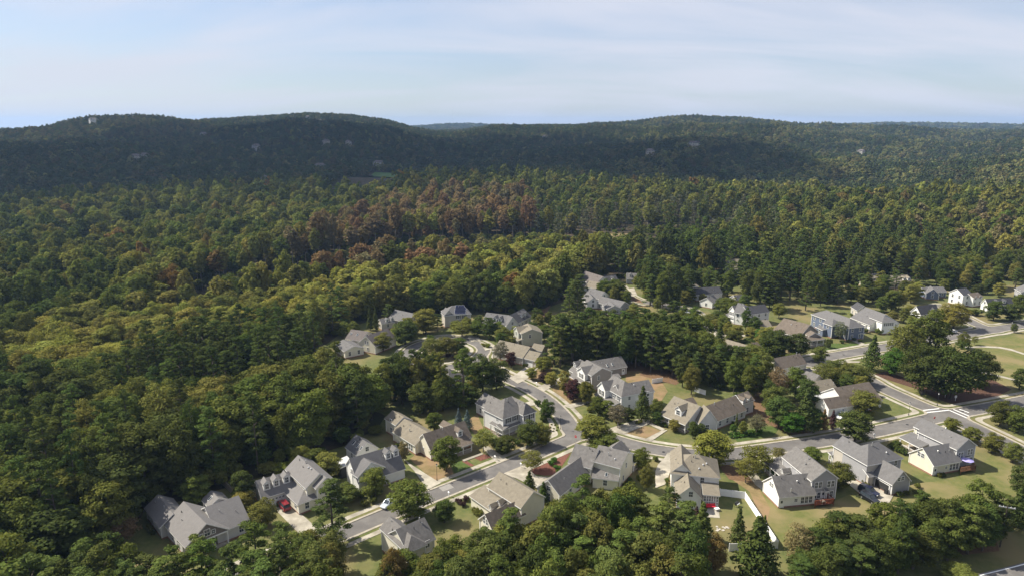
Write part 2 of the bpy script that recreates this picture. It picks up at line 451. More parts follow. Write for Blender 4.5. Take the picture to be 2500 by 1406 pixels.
sheet('park_lawn', gpx([(2020, 893), (2080, 882), (2120, 880), (2200, 868), (2340, 845), (2500, 815), (2640, 790), (2640, 930), (2500, 962), (2420, 975), (2340, 990), (2290, 985), (2220, 955), (2150, 930), (2080, 905)]), 0.045, M['park_lawn'], 'open green lawn with oaks beside the wide road')
sheet('mulch_bed', gpx([(2130, 915), (2165, 905), (2230, 930), (2300, 945), (2420, 925), (2470, 950), (2420, 975), (2340, 990), (2290, 975), (2240, 950)]), 0.06, M['mulch'], 'brown mulch under the oak cluster')
sheet('back_lawn', gpx([(1850, 1190), (1905, 1245), (2000, 1240), (2075, 1205), (2130, 1235), (2230, 1180), (2330, 1170), (2400, 1130), (2430, 1100), (2520, 1140), (2520, 1200), (2440, 1215), (2300, 1225), (2150, 1260), (1990, 1330), (1900, 1330), (1850, 1270)]), 0.045, M['park_lawn'], 'mown back lawns below the grey houses')
for pts in ([(2000, 850), (2030, 838), (2090, 838), (2105, 846), (2060, 856), (2010, 862)],
            [(945, 1180), (975, 1165), (1010, 1178), (1000, 1190), (960, 1196)],
            [(1100, 1130), (1145, 1120), (1160, 1140), (1110, 1155)],
            [(1785, 1060), (1860, 1040), (1905, 1040), (1890, 1062), (1800, 1078)]):
    sheet('green_lawn', gpx(pts), 0.06, M['green_lawn'], 'bright green watered grass patch')
for pts in (PX(1350, 800, 3.605, [(620, 925), (790, 852), (960, 910), (810, 972)]), PX(1350, 800, 3.605, [(0, 510), (150, 590), (300, 640), (160, 670), (0, 600)]),
            PX(1350, 800, 3.605, [(640, 360), (760, 330), (870, 430), (960, 480), (1010, 560), (930, 680), (860, 600), (640, 470)]),
            gpx([(1790, 1140), (1830, 1150), (1880, 1240), (1870, 1290), (1830, 1200), (1780, 1165)]), gpx([(1090, 1110), (1110, 1165), (1060, 1175), (1000, 1120), (1020, 1105)]),
            gpx([(1165, 1010), (1180, 1045), (1160, 1060), (1135, 1030)]), gpx([(1290, 892), (1320, 905), (1350, 890), (1340, 930), (1290, 940), (1280, 925)])):
    sheet('dry_lawn', pts, 0.065, M['dry_lawn'], 'dry straw-coloured grass patch')
for pts in (PX(900, 900, 3.605, [(1480, 850), (1650, 780), (1780, 740), (1650, 930), (1560, 940), (1400, 920)]), PX(900, 900, 3.605, [(930, 785), (1010, 750), (1090, 775), (985, 810)]),
            PX(900, 900, 3.605, [(820, 815), (850, 800), (930, 850), (900, 862)])):
    sheet('mulch_bed', pts, 0.075, M['red_mulch'], 'red-brown bark mulch bed by the street')
for pts in (gpx([(1345, 745), (1330, 775), (1300, 770)]), PX(1300, 560, 4.135, [(950, 690), (1050, 680), (1150, 780), (1090, 775)]), gpx([(1850, 930), (1990, 1060), (1940, 1065), (1800, 1000)]), gpx([(1600, 880), (1700, 900), (1650, 940), (1560, 915)]),
            gpx([(1400, 900), (1560, 880), (1580, 905), (1420, 905)]), gpx([(1750, 1130), (1830, 1140), (1850, 1180), (1780, 1170)]), gpx([(2100, 1300), (2430, 1310), (2440, 1345), (2100, 1380)])):
    sheet('pine_straw', pts, 0.08, M['pine_straw'], 'russet pine straw on the ground')
sheet('sand_bed', PX(900, 900, 3.605, [(1590, 480), (1650, 480), (1690, 520), (1640, 560), (1575, 560)]), 0.085, M['sand'], 'sandy bed dotted with small shrubs at the bend')
def draped(name, pts, lift, mat, label, step=4.0):
    """a sheet that follows the terrain"""
    xs = [p[0] for p in pts]; ys = [p[1] for p in pts]
    X = np.arange(min(xs), max(xs) + step, step); Y = np.arange(min(ys), max(ys) + step, step)
    V = []; F = []; ix = {}
    for i in range(len(X) - 1):
        for j in range(len(Y) - 1):
            if inside(pts, X[i] + step / 2, Y[j] + step / 2):
                f = []
                for a, b in ((i, j), (i + 1, j), (i + 1, j + 1), (i, j + 1)):
                    if (a, b) not in ix: ix[(a, b)] = len(V); V.append((X[a], Y[b], zt(X[a], Y[b]) + lift))
                    f.append(ix[(a, b)])
                F.append(f)
    return tag(link(name, mesh_of(name, V, F, mat)), label, None, None, 'structure')
MEADOW = gpx([(1390, 600), (1420, 577), (1500, 569), (1570, 571), (1560, 596), (1450, 612)])
draped('meadow', MEADOW, 0.4, M['field'], 'tan meadow in the gap of the woods')
p_ = at_ground((985, 432))
FAIR = [(p_.x - 34, p_.y - 170), (p_.x + 36, p_.y - 170), (p_.x + 50, p_.y + 10), (p_.x, p_.y + 34), (p_.x - 46, p_.y + 12)]
draped('fairway', FAIR, 1.6, M['fairway'], 'bright green golf fairway among the far woods')
p2_ = at_ground((392, 552))
FAIR2 = [(p2_.x - 14, p2_.y - 40), (p2_.x + 12, p2_.y - 40), (p2_.x + 14, p2_.y + 14), (p2_.x - 10, p2_.y + 18)]
draped('fairway', FAIR2, 0.4, M['fairway'], 'small green clearing in the left woods')

# ---------------------------------------------------------------- streets: one distance field, so corners round off
def spline(P, n=8):
    P = [Vector((p[0], p[1])) for p in P]; out = []
    Q = [P[0] * 2 - P[1]] + P + [P[-1] * 2 - P[-2]]
    for i in range(1, len(Q) - 2):
        for k in range(n):
            t = k / n
            a, b, c, d = Q[i - 1], Q[i], Q[i + 1], Q[i + 2]
            out.append(0.5 * ((2 * b) + (c - a) * t + (2 * a - 5 * b + 4 * c - d) * t * t + (3 * b - a - 3 * c + d) * t ** 3))
    out.append(P[-1])
    return out
ROADS = [
    (2.4, [(430, 1480), (600, 1402), (760, 1335), (900, 1275), (1040, 1217), (1120, 1185), (1210, 1149), (1300, 1112), (1370, 1082), (1425, 1058)]),
    (2.5, [(1425, 1058), (1398, 1046), (1371, 1011), (1333, 975), (1288, 947), (1235, 922), (1190, 897), (1168, 876)]),
    (2.4, [(1168, 876), (1181, 852), (1150, 834), (1085, 826), (1020, 843), (995, 866), (1015, 890), (1058, 898), (1120, 893), (1168, 876)]),
    (2.7, [(1400, 1050), (1480, 1068), (1540, 1085), (1600, 1098), (1690, 1109), (1780, 1108), (1860, 1098), (1940, 1087), (2010, 1077), (2130, 1055), (2230, 1033), (2320, 1012), (2450, 988), (2620, 955)]),
    (3.3, [(2310, 1012), (2360, 1036), (2430, 1070), (2500, 1105), (2640, 1175)]),
    (3.0, [(2310, 1012), (2250, 990), (2200, 968), (2150, 945), (2110, 922), (2060, 905), (2000, 893), (1965, 884)]),
    (3.1, [(1730, 868), (1800, 885), (1900, 890), (1965, 884), (2020, 872), (2065, 864), (2160, 848), (2260, 832), (2350, 818), (2450, 801), (2640, 772)]),
    (2.8, [(2420, 806), (2380, 790), (2345, 772), (2300, 748)]),
    (2.6, [(1730, 868), (1724, 830), (1712, 796), (1690, 764), (1640, 746), (1570, 738), (1530, 722), (1505, 698)]),
]
RC = [(hw, np.array([tuple(v) for v in spline(gpx(p))])) for hw, p in ROADS]
def seg_dist(X, Y, P):
    best = np.full(X.shape, 1e9)
    for a, b in zip(P[:-1], P[1:]):
        ab = b - a; l2 = max(ab @ ab, 1e-9)
        t = np.clip(((X - a[0]) * ab[0] + (Y - a[1]) * ab[1]) / l2, 0, 1)
        best = np.minimum(best, np.hypot(X - a[0] - t * ab[0], Y - a[1] - t * ab[1]))
    return best
def road_sdf(X, Y, k=2.6):
    d = None
    for hw, P in RC:
        e = seg_dist(X, Y, P) - hw
        if d is None: d = e
        else:
            h = np.clip(k - np.abs(d - e), 0, None) / k
            d = np.minimum(d, e) - h * h * k * 0.25
    return d
gx0, gx1, gy0, gy1, gs = -75.0, 245.0, 70.0, 420.0, 0.85
gx = np.arange(gx0, gx1, gs); gy = np.arange(gy0, gy1, gs)
GX, GY = np.meshgrid(gx, gy, indexing='ij')
SDF = road_sdf(GX, GY)
def clip_lo(poly, lim, sgn):
    out = []
    for i in range(len(poly)):
        a, b = poly[i - 1], poly[i]
        fa, fb = sgn * (a[2] - lim), sgn * (b[2] - lim)
        if (fa >= 0) != (fb >= 0):
            t = fa / (fa - fb); out.append((a[0] + (b[0] - a[0]) * t, a[1] + (b[1] - a[1]) * t, a[2] + (b[2] - a[2]) * t))
        if fb >= 0: out.append(b)
    return out
def band(lo, hi, z):
    V = []; F = []
    cm = np.minimum(np.minimum(SDF[:-1, :-1], SDF[1:, :-1]), np.minimum(SDF[:-1, 1:], SDF[1:, 1:]))
    cx = np.maximum(np.maximum(SDF[:-1, :-1], SDF[1:, :-1]), np.maximum(SDF[:-1, 1:], SDF[1:, 1:]))
    for i, j in np.argwhere((cx > lo) & (cm < hi)):
        q = [(gx[i + a], gy[j + b], SDF[i + a, j + b]) for a, b in ((0, 0), (1, 0), (1, 1), (0, 1))]
        if cm[i, j] < lo: q = clip_lo(q, lo, 1)
        if len(q) > 2 and cx[i, j] > hi: q = clip_lo(q, hi, -1)
        if len(q) > 2:
            n = len(V); V += [(p[0], p[1], z) for p in q]; F.append(list(range(n, n + len(q))))
    return V, F
KW, VW, SW = 0.6, 1.55, 2.95
V, F = band(-99, 0.02, 0.05)
tag(link('street', mesh_of('street', V, F, M['asphalt'])), 'grey asphalt streets winding between the houses', None, None, 'structure')
V, F = band(0.0, KW, 0.16)
me = mesh_of('kerb', V, F, M['kerb'])
bm = bmesh.new(); bm.from_mesh(me); bmesh.ops.remove_doubles(bm, verts=bm.verts, dist=1e-4)
ed = [e for e in bm.edges if len(e.link_faces) == 1]
r_ = bmesh.ops.extrude_edge_only(bm, edges=ed)
for v in (g for g in r_['geom'] if isinstance(g, bmesh.types.BMVert)): v.co.z = 0.02
bm.to_mesh(me); bm.free()
tag(link('kerb', me), 'pale concrete kerb and gutter along the streets', None, None, 'structure')
V, F = band(KW + 0.02, VW, 0.09)
tag(link('verge', mesh_of('verge', V, F, M['lawn'])), 'narrow grass verge between kerb and footpath', None, None, 'structure')
V, F = band(VW, SW, 0.11)
tag(link('footpath', mesh_of('footpath', V, F, M['concrete'])), 'pale concrete footpath beside the streets', None, None, 'structure')

# driveways and garden paths
DRIVES = [
    [(660, 1232), (700, 1224), (775, 1290), (735, 1308)],
    [(983, 1119), (1011, 1139), (1076, 1180), (1044, 1196), (1011, 1150)],
    [(1176, 1092), (1192, 1090), (1240, 1122), (1212, 1130)],
    [(1282, 983), (1301, 978), (1322, 987), (1295, 991)],
    [(1288, 893), (1318, 895), (1285, 927), (1264, 937), (1243, 923), (1258, 915)],
    [(1312, 945), (1366, 922), (1377, 928), (1327, 956)],
    [(1372, 990), (1438, 978), (1441, 983), (1394, 998)],
    [(1480, 1049), (1561, 1022), (1590, 1026), (1583, 1036), (1522, 1060)],
    [(1573, 1073), (1616, 1051), (1630, 1050), (1589, 1078)],
    [(1583, 1036), (1590, 1032), (1624, 1048), (1616, 1052)],
    [(1600, 1151), (1606, 1135), (1622, 1118), (1630, 1105), (1646, 1108), (1638, 1146), (1626, 1182), (1600, 1192)],
    [(1231, 1158), (1282, 1138), (1310, 1163), (1355, 1166), (1358, 1190), (1310, 1192), (1260, 1168)],
    [(2045, 1160), (2030, 1120), (2052, 1112), (2078, 1160), (2185, 1203), (2165, 1238), (2130, 1232)],
    [(1818, 1150), (1800, 1120), (1822, 1116), (1861, 1178), (1861, 1197), (1844, 1184)],
    [(1128, 1123), (1176, 1105), (1180, 1109), (1133, 1127)],
    [(1140, 820), (1165, 818), (1175, 832), (1150, 835)],
    [(1170, 836), (1200, 842), (1210, 850), (1185, 856)],
    [(1535, 705), (1548, 703), (1556, 722), (1540, 725)],
    [(1790, 822), (1808, 814), (1822, 820), (1775, 832), (1740, 815), (1750, 812)],
    [(2075, 830), (2085, 828), (2112, 840), (2105, 845)],
    [(1960, 875), (1985, 868), (2000, 872), (1965, 884)],
    [(1000, 895), (985, 900), (1055, 925), (1062, 915)],
]
for k, pts in enumerate(DRIVES):
    sheet('driveway', gpx(pts), 0.175 + 0.002 * (k % 3), M['concrete'], 'pale concrete drive or garden path')
for pts in ([(2350, 905), (2390, 908), (2440, 920), (2500, 935), (2500, 931), (2440, 916), (2390, 904), (2352, 901)], [(2350, 850), (2400, 848), (2440, 850), (2470, 856), (2500, 866), (2500, 862), (2470, 852), (2440, 846.5), (2400, 844.5), (2350, 846)],
            [(2040, 889), (2070, 885), (2100, 885), (2100, 882), (2070, 881.5), (2040, 885)]):
    sheet('garden_path', gpx(pts), 0.1, M['concrete'], 'narrow pale path curving over the park lawn')
sheet('road_patch', PX(900, 900, 3.605, [(600, 1035), (700, 1000), (752, 1045), (655, 1078)]), 0.06, M['patch'], 'paler square patch in the street surface')
def stripe(name, a, b, w, z, label):
    A, B = at(a, 0), at(b, 0); d = (B - A).normalized(); n = Vector((-d.y, d.x, 0)) * (w / 2)
    return sheet(name, [tuple((A + n))[:2], tuple((B + n))[:2], tuple((B - n))[:2], tuple((A - n))[:2]], z, M['road_paint'], label)
Z6 = Zf(1800, 700, 3.571)
for a, b in (((1575, 1080), (1760, 1060)), ((1615, 1098), (1850, 1073)), ((1850, 1075), (2050, 1163)), ((1880, 1065), (2060, 1142)), ((1935, 1065), (2020, 1095))):
    stripe('crosswalk_line', Z6(a), Z6(b), 0.45, 0.062, 'white painted crosswalk line at the crossing')
# the road in the lower right corner, no kerb, a white edge line
ec = spline(gpx([(2150, 1520), (2300, 1462), (2420, 1428), (2520, 1402), (2700, 1352)]))
def ribbon(P, off0, off1):
    L_ = []; R_ = []
    for i, p in enumerate(P):
        d = (P[min(i + 1, len(P) - 1)] - P[max(i - 1, 0)]).normalized(); n = Vector((-d.y, d.x))
        L_.append(tuple(p + n * off1)); R_.append(tuple(p + n * off0))
    return L_ + R_[::-1]
sheet('back_road', ribbon(ec, -4, 3.3), 0.05, M['asphalt'], 'asphalt road beyond the tree belt')
sheet('edge_line', ribbon(ec, 2.7, 2.95), 0.056, M['road_paint'], 'white edge line of the back road')
sheet('grass_verge', gpx([(2180, 1440), (2300, 1390), (2420, 1350), (2560, 1310), (2640, 1310), (2640, 1350), (2480, 1388), (2330, 1430), (2200, 1475)]), 0.04, M['lawn'], 'shaded green verge above the back road')
# ---------------------------------------------------------------- houses
MESH_CACHE = {}
def window_meshes(w, h, arch=False):
    k = ('win', round(w, 2), round(h, 2))
    if k not in MESH_CACHE:
        f = MB(); b = 0.10
        f.box(-w / 2 - b, w / 2 + b, -0.07, 0.0, -h / 2 - b, -h / 2); f.box(-w / 2 - b, w / 2 + b, -0.07, 0.0, h / 2, h / 2 + b)
        f.box(-w / 2 - b, -w / 2, -0.07, 0.0, -h / 2, h / 2); f.box(w / 2, w / 2 + b, -0.07, 0.0, -h / 2, h / 2)
        f.box(-w / 2, w / 2, -0.055, -0.03, -0.03, 0.03)
        f.box(-0.018, 0.018, -0.052, -0.03, -h / 2, -0.03); f.box(-0.018, 0.018, -0.052, -0.03, 0.03, h / 2)
        p = MB().poly([(-w / 2, -0.028, -h / 2), (w / 2, -0.028, -h / 2), (w / 2, -0.028, h / 2), (-w / 2, -0.028, h / 2)])
        s = MB().box(-0.2, 0.2, -0.05, 0.0, -h / 2 - 0.04, h / 2 + 0.04)
        MESH_CACHE[k] = (f.mesh('window', M['trim']), p.mesh('pane', M['glass']), s.mesh('shutter', M['shutter']))
    return MESH_CACHE[k]
def garage_meshes(w, h):
    k = ('gar', round(w, 1), round(h, 1))
    if k not in MESH_CACHE:
        f = MB(); n = 4
        for i in range(n): f.box(-w / 2, w / 2, -0.06, 0, i * h / n + 0.015, (i + 1) * h / n - 0.015)
        f.box(-w / 2 - 0.15, -w / 2, -0.09, 0, 0, h + 0.15); f.box(w / 2, w / 2 + 0.15, -0.09, 0, 0, h + 0.15); f.box(-w / 2, w / 2, -0.09, 0, h, h + 0.15)
        g = MB(); c = 6
        g.box(-0.28 * w / c, 0.28 * w / c, -0.068, -0.06, h * 0.80, h * 0.93)
        MESH_CACHE[k] = (f.mesh('garage_door', M['trim']), g.mesh('garage_door_window', M['glass']))
    return MESH_CACHE[k]
def door_mesh():
    if 'door' not in MESH_CACHE:
        f = MB(); f.box(-0.48, 0.48, -0.05, 0, 0.02, 2.05); f.box(-0.6, -0.48, -0.08, 0, 0, 2.17); f.box(0.48, 0.6, -0.08, 0, 0, 2.17); f.box(-0.48, 0.48, -0.08, 0, 2.05, 2.17)
        g = MB().box(-0.25, 0.25, -0.058, -0.05, 1.15, 1.8)
        MESH_CACHE['door'] = (f.mesh('door', M['trim']), g.mesh('door_window', M['glass']))
    return MESH_CACHE['door']

class Blk: pass
ALL_BLOCKS = []
LOG = []
class House:
    def __init__(s, label, f=ID, wall='white', roof='r_grey', cat='house', z0=0.0, name='house'):
        s.label, s.f, s.wall, s.roof, s.z0 = label, f, wall, roof, z0
        s.blocks = []; s.root = None; s.name = name; s.cat = cat
    def blk(s, E0, E1, ze=3.0, c=None, r=None, pitch=0.75, W=None, zc=None, hip=(0, 0), shed=False, wall=None, roof=None, open=False, porch=0.0, porchx=0.0, win='auto', cx=None, soffit=True, maxW=13.0, flat=0.0):
        f = s.f; b = Blk(); z0 = s.z0
        A = at(f(E0), z0 + ze); B = at(f(E1), z0 + ze)
        A2 = Vector((A.x, A.y)); B2 = Vector((B.x, B.y))
        b.L = (B2 - A2).length; b.ux = (B2 - A2) / b.L; b.uy = Vector((-b.ux.y, b.ux.x)); b.P = A2
        b.ze = z0 + ze; zcc = z0 + (zc if zc is not None else ze)
        def perp(P): return (Vector((P.x, P.y)) - A2).dot(b.uy)
        if shed:
            b.W = W; b.yr = W; b.zr = b.ze + pitch * W; b.zc = b.zr
        else:
            if c is not None:
                b.W = perp(at(f(c), zcc))
            elif W is not None:
                b.W = W
            else: b.W = None
            if r is not None and (c is None or zc is not None):
                d = ray(f(r)); Cp = CAM
                k0 = (Vector((Cp.x, Cp.y)) - A2).dot(b.uy); k1 = Vector((d.x, d.y)).dot(b.uy)
                t = (b.ze + pitch * k0 - Cp.z) / (d.z - pitch * k1)
                b.yr = k0 + t * k1; b.zr = Cp.z + t * d.z
                if not (1.2 < b.yr < maxW / 2 + 2):
                    LOG.append(f'{s.label[:30]} bad yr {b.yr:.1f}'); b.yr = min(max(b.yr, 2.0), maxW / 2); b.zr = b.ze + pitch * b.yr
                if b.W is None: b.W = 2 * b.yr
            elif r is not None:
                if b.W < 2: LOG.append(f'{s.label[:30]} bad W {b.W:.1f}'); b.W = 6.0
                b.yr = b.W / 2
                best = None
                for xe in (0.0, b.L):
                    Q = A2 + b.ux * xe + b.uy * b.yr
                    z = b.ze + 2
                    for _ in range(12):
                        p = proj((Q.x, Q.y, z)); p2 = proj((Q.x, Q.y, z + 0.1)); z += (f(r)[1] - p[1]) / ((p2[1] - p[1]) / 0.1)
                    e = abs(proj((Q.x, Q.y, z))[0] - f(r)[0])
                    if best is None or e < best[0]: best = (e, z)
                b.zr = best[1]
                pt = (b.zr - b.ze) / b.yr
                if not 0.3 < pt < 1.35: LOG.append(f'{s.label[:30]} pitch {pt:.2f} W {b.W:.1f}'); b.zr = b.ze + b.yr * min(max(pt, 0.45), 1.15)
            else:
                b.yr = b.W / 2; b.zr = b.ze + pitch * b.yr
            b.zc = zcc
            if b.W > maxW: LOG.append(f'{s.label[:30]} wide {b.W:.1f}')
        b.ha = hip[0] * b.yr if hip[0] else 0.0; b.hb = hip[1] * b.yr if hip[1] else 0.0
        if b.ha + b.hb > b.L * 0.96:
            k = b.L * 0.96 / (b.ha + b.hb); b.ha *= k; b.hb *= k
        b.shed = shed; b.open = open; b.wall = M[wall or s.wall]; b.roof = M[roof or s.roof]; b.porch = porch; b.porchx = porchx; b.win = win; b.z0 = z0
        b.extra = []; b.dorm = []
        s.blocks.append(b); ALL_BLOCKS.append(b)
        LOG.append(f'{s.label[:26]:26s} L {b.L:.1f} W {b.W:.1f} ze {ze:.1f} zr {b.zr - z0:.1f}')
        return b
    # ---- geometry
    def w(s, b, x, y, z):
        q = b.P + b.ux * x + b.uy * y; return Vector((q.x, q.y, z)) - s.O
    @staticmethod
    def roofz(b, x, y):
        if y <= b.yr: z = b.ze + (b.zr - b.ze) * y / b.yr
        else: z = b.zc + (b.zr - b.zc) * (b.W - y) / max(b.W - b.yr, 1e-6)
        if b.ha: z = min(z, b.ze + (b.zr - b.ze) * max(x, 0) / b.ha)
        if b.hb: z = min(z, b.ze + (b.zr - b.ze) * max(b.L - x, 0) / b.hb)
        return z
    def covered(s, b, P):
        """is a world point inside another block (or just under its roof)?"""
        q = Vector((P.x, P.y))
        for o in s.blocks:
            if o is b: continue
            d = q - o.P; x, y = d.dot(o.ux), d.dot(o.uy)
            if 0.05 < x < o.L - 0.05 and 0.05 < y < o.W - 0.05:
                zz = s.roofz(o, x, y) + 0.15
                if o.open:
                    if zz - 0.9 < P.z < zz: return True
                elif P.z < zz: return True
        return False
    def build(s):
        b0 = s.blocks[0]
        q = b0.P + b0.ux * b0.L / 2 + b0.uy * b0.W / 2
        s.O = Vector((q.x, q.y, s.z0))
        s.root = thing(s.name, s.label, s.cat, tuple(s.O))
        for b in s.blocks: s.build_block(b)
        for b in s.blocks:
            if not b.shed and b.L > 6:
                for _ in range(2):
                    x, y = random.uniform(.15, .85) * b.L, random.uniform(.45, .9) * b.yr
                    if b.ha and x < b.ha or b.hb and x > b.L - b.hb: continue
                    P = s.w(b, x, y, b.ze + (b.zr - b.ze) * y / b.yr)
                    if s.covered(b, P + s.O + Vector((0, 0, .2))): continue
                    MB().tube([P - Vector((0, 0, .1)), P + Vector((0, 0, .45))], [.07, .07], 7).build('vent_pipe', M[random.choice(('steel', 'black_metal'))], s.root)
        return s
    def build_block(s, b):
        w = lambda x, y, z: s.w(b, x, y, z)
        L, W, yr, ze, zr, zc, ha, hb = b.L, b.W, b.yr, b.ze, b.zr, b.zc, b.ha, b.hb
        t = 0.22
        up = MB(); fa = MB()
        e0, e1 = (0, 0, ze), (L, 0, ze); r0, r1 = (ha, yr, zr), (L - hb, yr, zr); o0, o1 = (0, W, zc), (L, W, zc)
        tops = [[e0, e1, r1, r0]]
        if not b.shed: tops.append([o1, o0, r0, r1])
        if ha: tops.append([o0, e0, r0])
        if hb: tops.append([e1, o1, r1])
        for p in tops:
            up.poly([w(*q) for q in p])
            fa.poly([w(q[0], q[1], q[2] - t) for q in reversed(p)])
        per = [e0, e1] + ([] if (hb or b.shed) else [r1]) + ([r1, r0] if b.shed else [o1, o0]) + ([] if (ha or b.shed) else [r0])
        for i in range(len(per)):
            a, c = per[i - 1], per[i]
            fa.poly([w(a[0], a[1], a[2] - t), w(c[0], c[1], c[2] - t), w(*c), w(*a)])
        ro = up.build('roof', b.roof, s.root)
        fa.build('fascia', M['trim'], ro)
        ov, g = 0.40, 0.28
        if not b.open:
            y0, y1 = (b.porch or ov), (W - ov if not b.shed else W - 0.02)
            x0 = g if not ha else ov; x1 = L - (g if not hb else ov)
            xw = x1 - b.porchx
            wl = MB()
            def prof(x):
                zz = lambda y: s.roofz(b, min(max(x, ha * 0 + x), L), y) - t - 0.02
                if ha or hb:
                    zb = ze - t + 0.05
                    return [(y0, zb), (y1, zb)]
                ys = [y0, y1] if (b.shed or not y0 < yr < y1) else [y0, yr, y1]
                return [(y, zz(y)) for y in ys]
            pr = prof(x0)
            ring = [(y0, b.z0 - 0.3), (y1, b.z0 - 0.3)] + pr[::-1]
            wl.poly([w(x0, y, z) for y, z in ring[::-1]][::-1]); wl.poly([w(xw, y, z) for y, z in ring])
            wl.F[-2] = wl.F[-2][::-1]
            for i in range(len(ring)):
                a, c = ring[i - 1], ring[i]
                wl.poly([w(x0, *a), w(xw, *a), w(xw, *c), w(x0, *c)])
            b.wobj = wl.build('wall', b.wall, s.root)
            if not b.shed and ze - b.z0 > 2:
                fo = MB()
                fo.box(0, 1, 0, 1, 0, 1)
                fo.V = [tuple(w(x0 - 0.03 + v[0] * (xw - x0 + 0.06), y0 - 0.03 + v[1] * (y1 - y0 + 0.06), b.z0 - 0.25 + v[2] * 0.65)) for v in fo.V]
                fo.build('foundation', M['brickwall'], s.root)
            cb_ = MB()
            if not b.porchx and not b.porch and not b.shed:
                for xx in (x0, xw):
                    for yy in (y0, y1):
                        zt_ = s.roofz(b, xx, yy) - t - 0.03 if not (ha or hb) else ze - t + 0.03
                        P = w(xx, yy, zt_) + s.O
                        if not s.covered(b, P - Vector((0, 0, 0.4))):
                            c2 = MB(); c2.box(-0.09, 0.09, -0.09, 0.09, 0, 1)
                            c2.V = [tuple(w(xx + v[0], yy + v[1], b.z0 + 0.41 + v[2] * (zt_ - b.z0 - 0.41))) for v in c2.V]
                            c2.build('corner_board', M['trim'], b.wobj)
            b.rect = (x0, xw, y0, y1)
            if b.porchx:     # a porch under the end gable: gable panel, beam, posts, floor
                pz = ze - t + 0.12
                gp = MB(); gp.poly([w(x1, y0, pz), w(x1, y1, pz), w(x1, yr, zr - t - 0.02)]); gp.poly([w(x1 - 0.12, y1, pz), w(x1 - 0.12, y0, pz), w(x1 - 0.12, yr, zr - t - 0.02)])
                gp.build('gable_panel', M['shinglewall'], s.root)
                bm_ = MB().bar(w(x1, y0, pz - 0.12), w(x1, y1, pz - 0.12), 0.3, 0.26); bm_.build('porch_beam', M['trim'], s.root)
                n = max(3, int((y1 - y0) / 2.4) + 1)
                for i in range(n):
                    y = y0 + 0.15 + (y1 - y0 - 0.3) * i / (n - 1)
                    MB().bar(w(x1, y, b.z0 + 0.3), w(x1, y, pz - 0.25), 0.26).build('porch_post', M['trim'], s.root)
                s.slab(b, xw, x1 + 0.2, y0, y1, b.z0 - 0.2, b.z0 + 0.3, 'porch_floor', M['concrete'])
            if b.porch:
                s.posts(b, x0, x1, 0.45, ze - t)
                s.slab(b, x0, x1, 0.35, y0, b.z0 - 0.2, b.z0 + 0.35, 'porch_floor', M['wood_grey'])
        else:
            b.rect = (0.2, L - 0.2, 0.3, W - 0.02)
            s.posts(b, 0.35, L - 0.35, 0.4, ze - t)
            s.slab(b, 0.2, L - 0.2, 0.3, W, b.z0 - 0.2, b.z0 + 0.35, 'porch_floor', M['wood_grey'])
        s.windows(b)
        for d in b.dorm: s.dormer(b, *d)
    def slab(s, b, x0, x1, y0, y1, z0, z1, name, mat):
        m = MB().box(x0, x1, y0, y1, z0, z1); m.V = [tuple(s.w(b, *v)) for v in m.V]; return m.build(name, mat, s.root)
    def posts(s, b, x0, x1, y, ztop):
        n = max(2, int(round((x1 - x0) / 2.6)) + 1)
        for i in range(n):
            x = x0 + (x1 - x0) * i / (n - 1)
            P = s.w(b, x, y, b.z0 + 1.6) + s.O
            if s.covered(b, P): continue
            MB().bar(s.w(b, x, y, b.z0 + 0.3), s.w(b, x, y, ztop + 0.05), 0.24).build('porch_post', M['trim'], s.root)
        MB().bar(s.w(b, x0, y, ztop - 0.02), s.w(b, x1, y, ztop - 0.02), 0.2, 0.22).build('porch_beam', M['trim'], s.root)
        # railing
        rl = MB(); rl.bar(s.w(b, x0, y, b.z0 + 1.2), s.w(b, x1, y, b.z0 + 1.2), 0.08)
        k = int((x1 - x0) / 0.35)
        for i in range(k + 1):
            x = x0 + (x1 - x0) * i / max(k, 1); rl.bar(s.w(b, x, y, b.z0 + 0.4), s.w(b, x, y, b.z0 + 1.2), 0.04)
        rl.build('railing', M['trim'], s.root)
    def side(s, b, sd):
        x0, x1, y0, y1 = b.rect
        if sd == '-y': return (x0, y0), (x1, y0), -b.uy
        if sd == '+y': return (x0, y1), (x1, y1), b.uy
        if sd == '-x': return (x0, y0), (x0, y1), -b.ux
        return (x1, y0), (x1, y1), b.ux
    def put(s, b, sd, u, z, meshes, names, parent=None, clear=True, half=(0.5, 0.8)):
        (xa, ya), (xb, yb), n = s.side(b, sd)
        x, y = xa + (xb - xa) * u, ya + (yb - ya) * u
        P = s.w(b, x, y, b.z0 + z)
        if clear:
            tv = b.ux if sd[1] == 'y' else b.uy
            for du in (-half[0], 0, half[0]):
                for dz in (-half[1], half[1]):
                    Q = P + s.O + Vector((n.x, n.y, 0)) * 0.12 + Vector((tv.x, tv.y, 0)) * du + Vector((0, 0, dz))
                    if s.covered(b, Q): return None
                    xx, yy = (x + du, y) if sd[1] == 'y' else (x, y + du)
                    if Q.z > s.roofz(b, min(max(xx, 0.3), b.L - 0.3) if not (b.ha or b.hb) else xx, yy) - 0.2 and sd[1] == 'x' and not (b.ha or b.hb): return None
        a = math.atan2(n.y, n.x) + math.pi / 2
        o = link(names[0], meshes[0], s.root, tuple(P + Vector((n.x, n.y, 0)) * 0.004), a)
        for m, nm in zip(meshes[1:], names[1:]):
            link(nm, m, o)
        return o
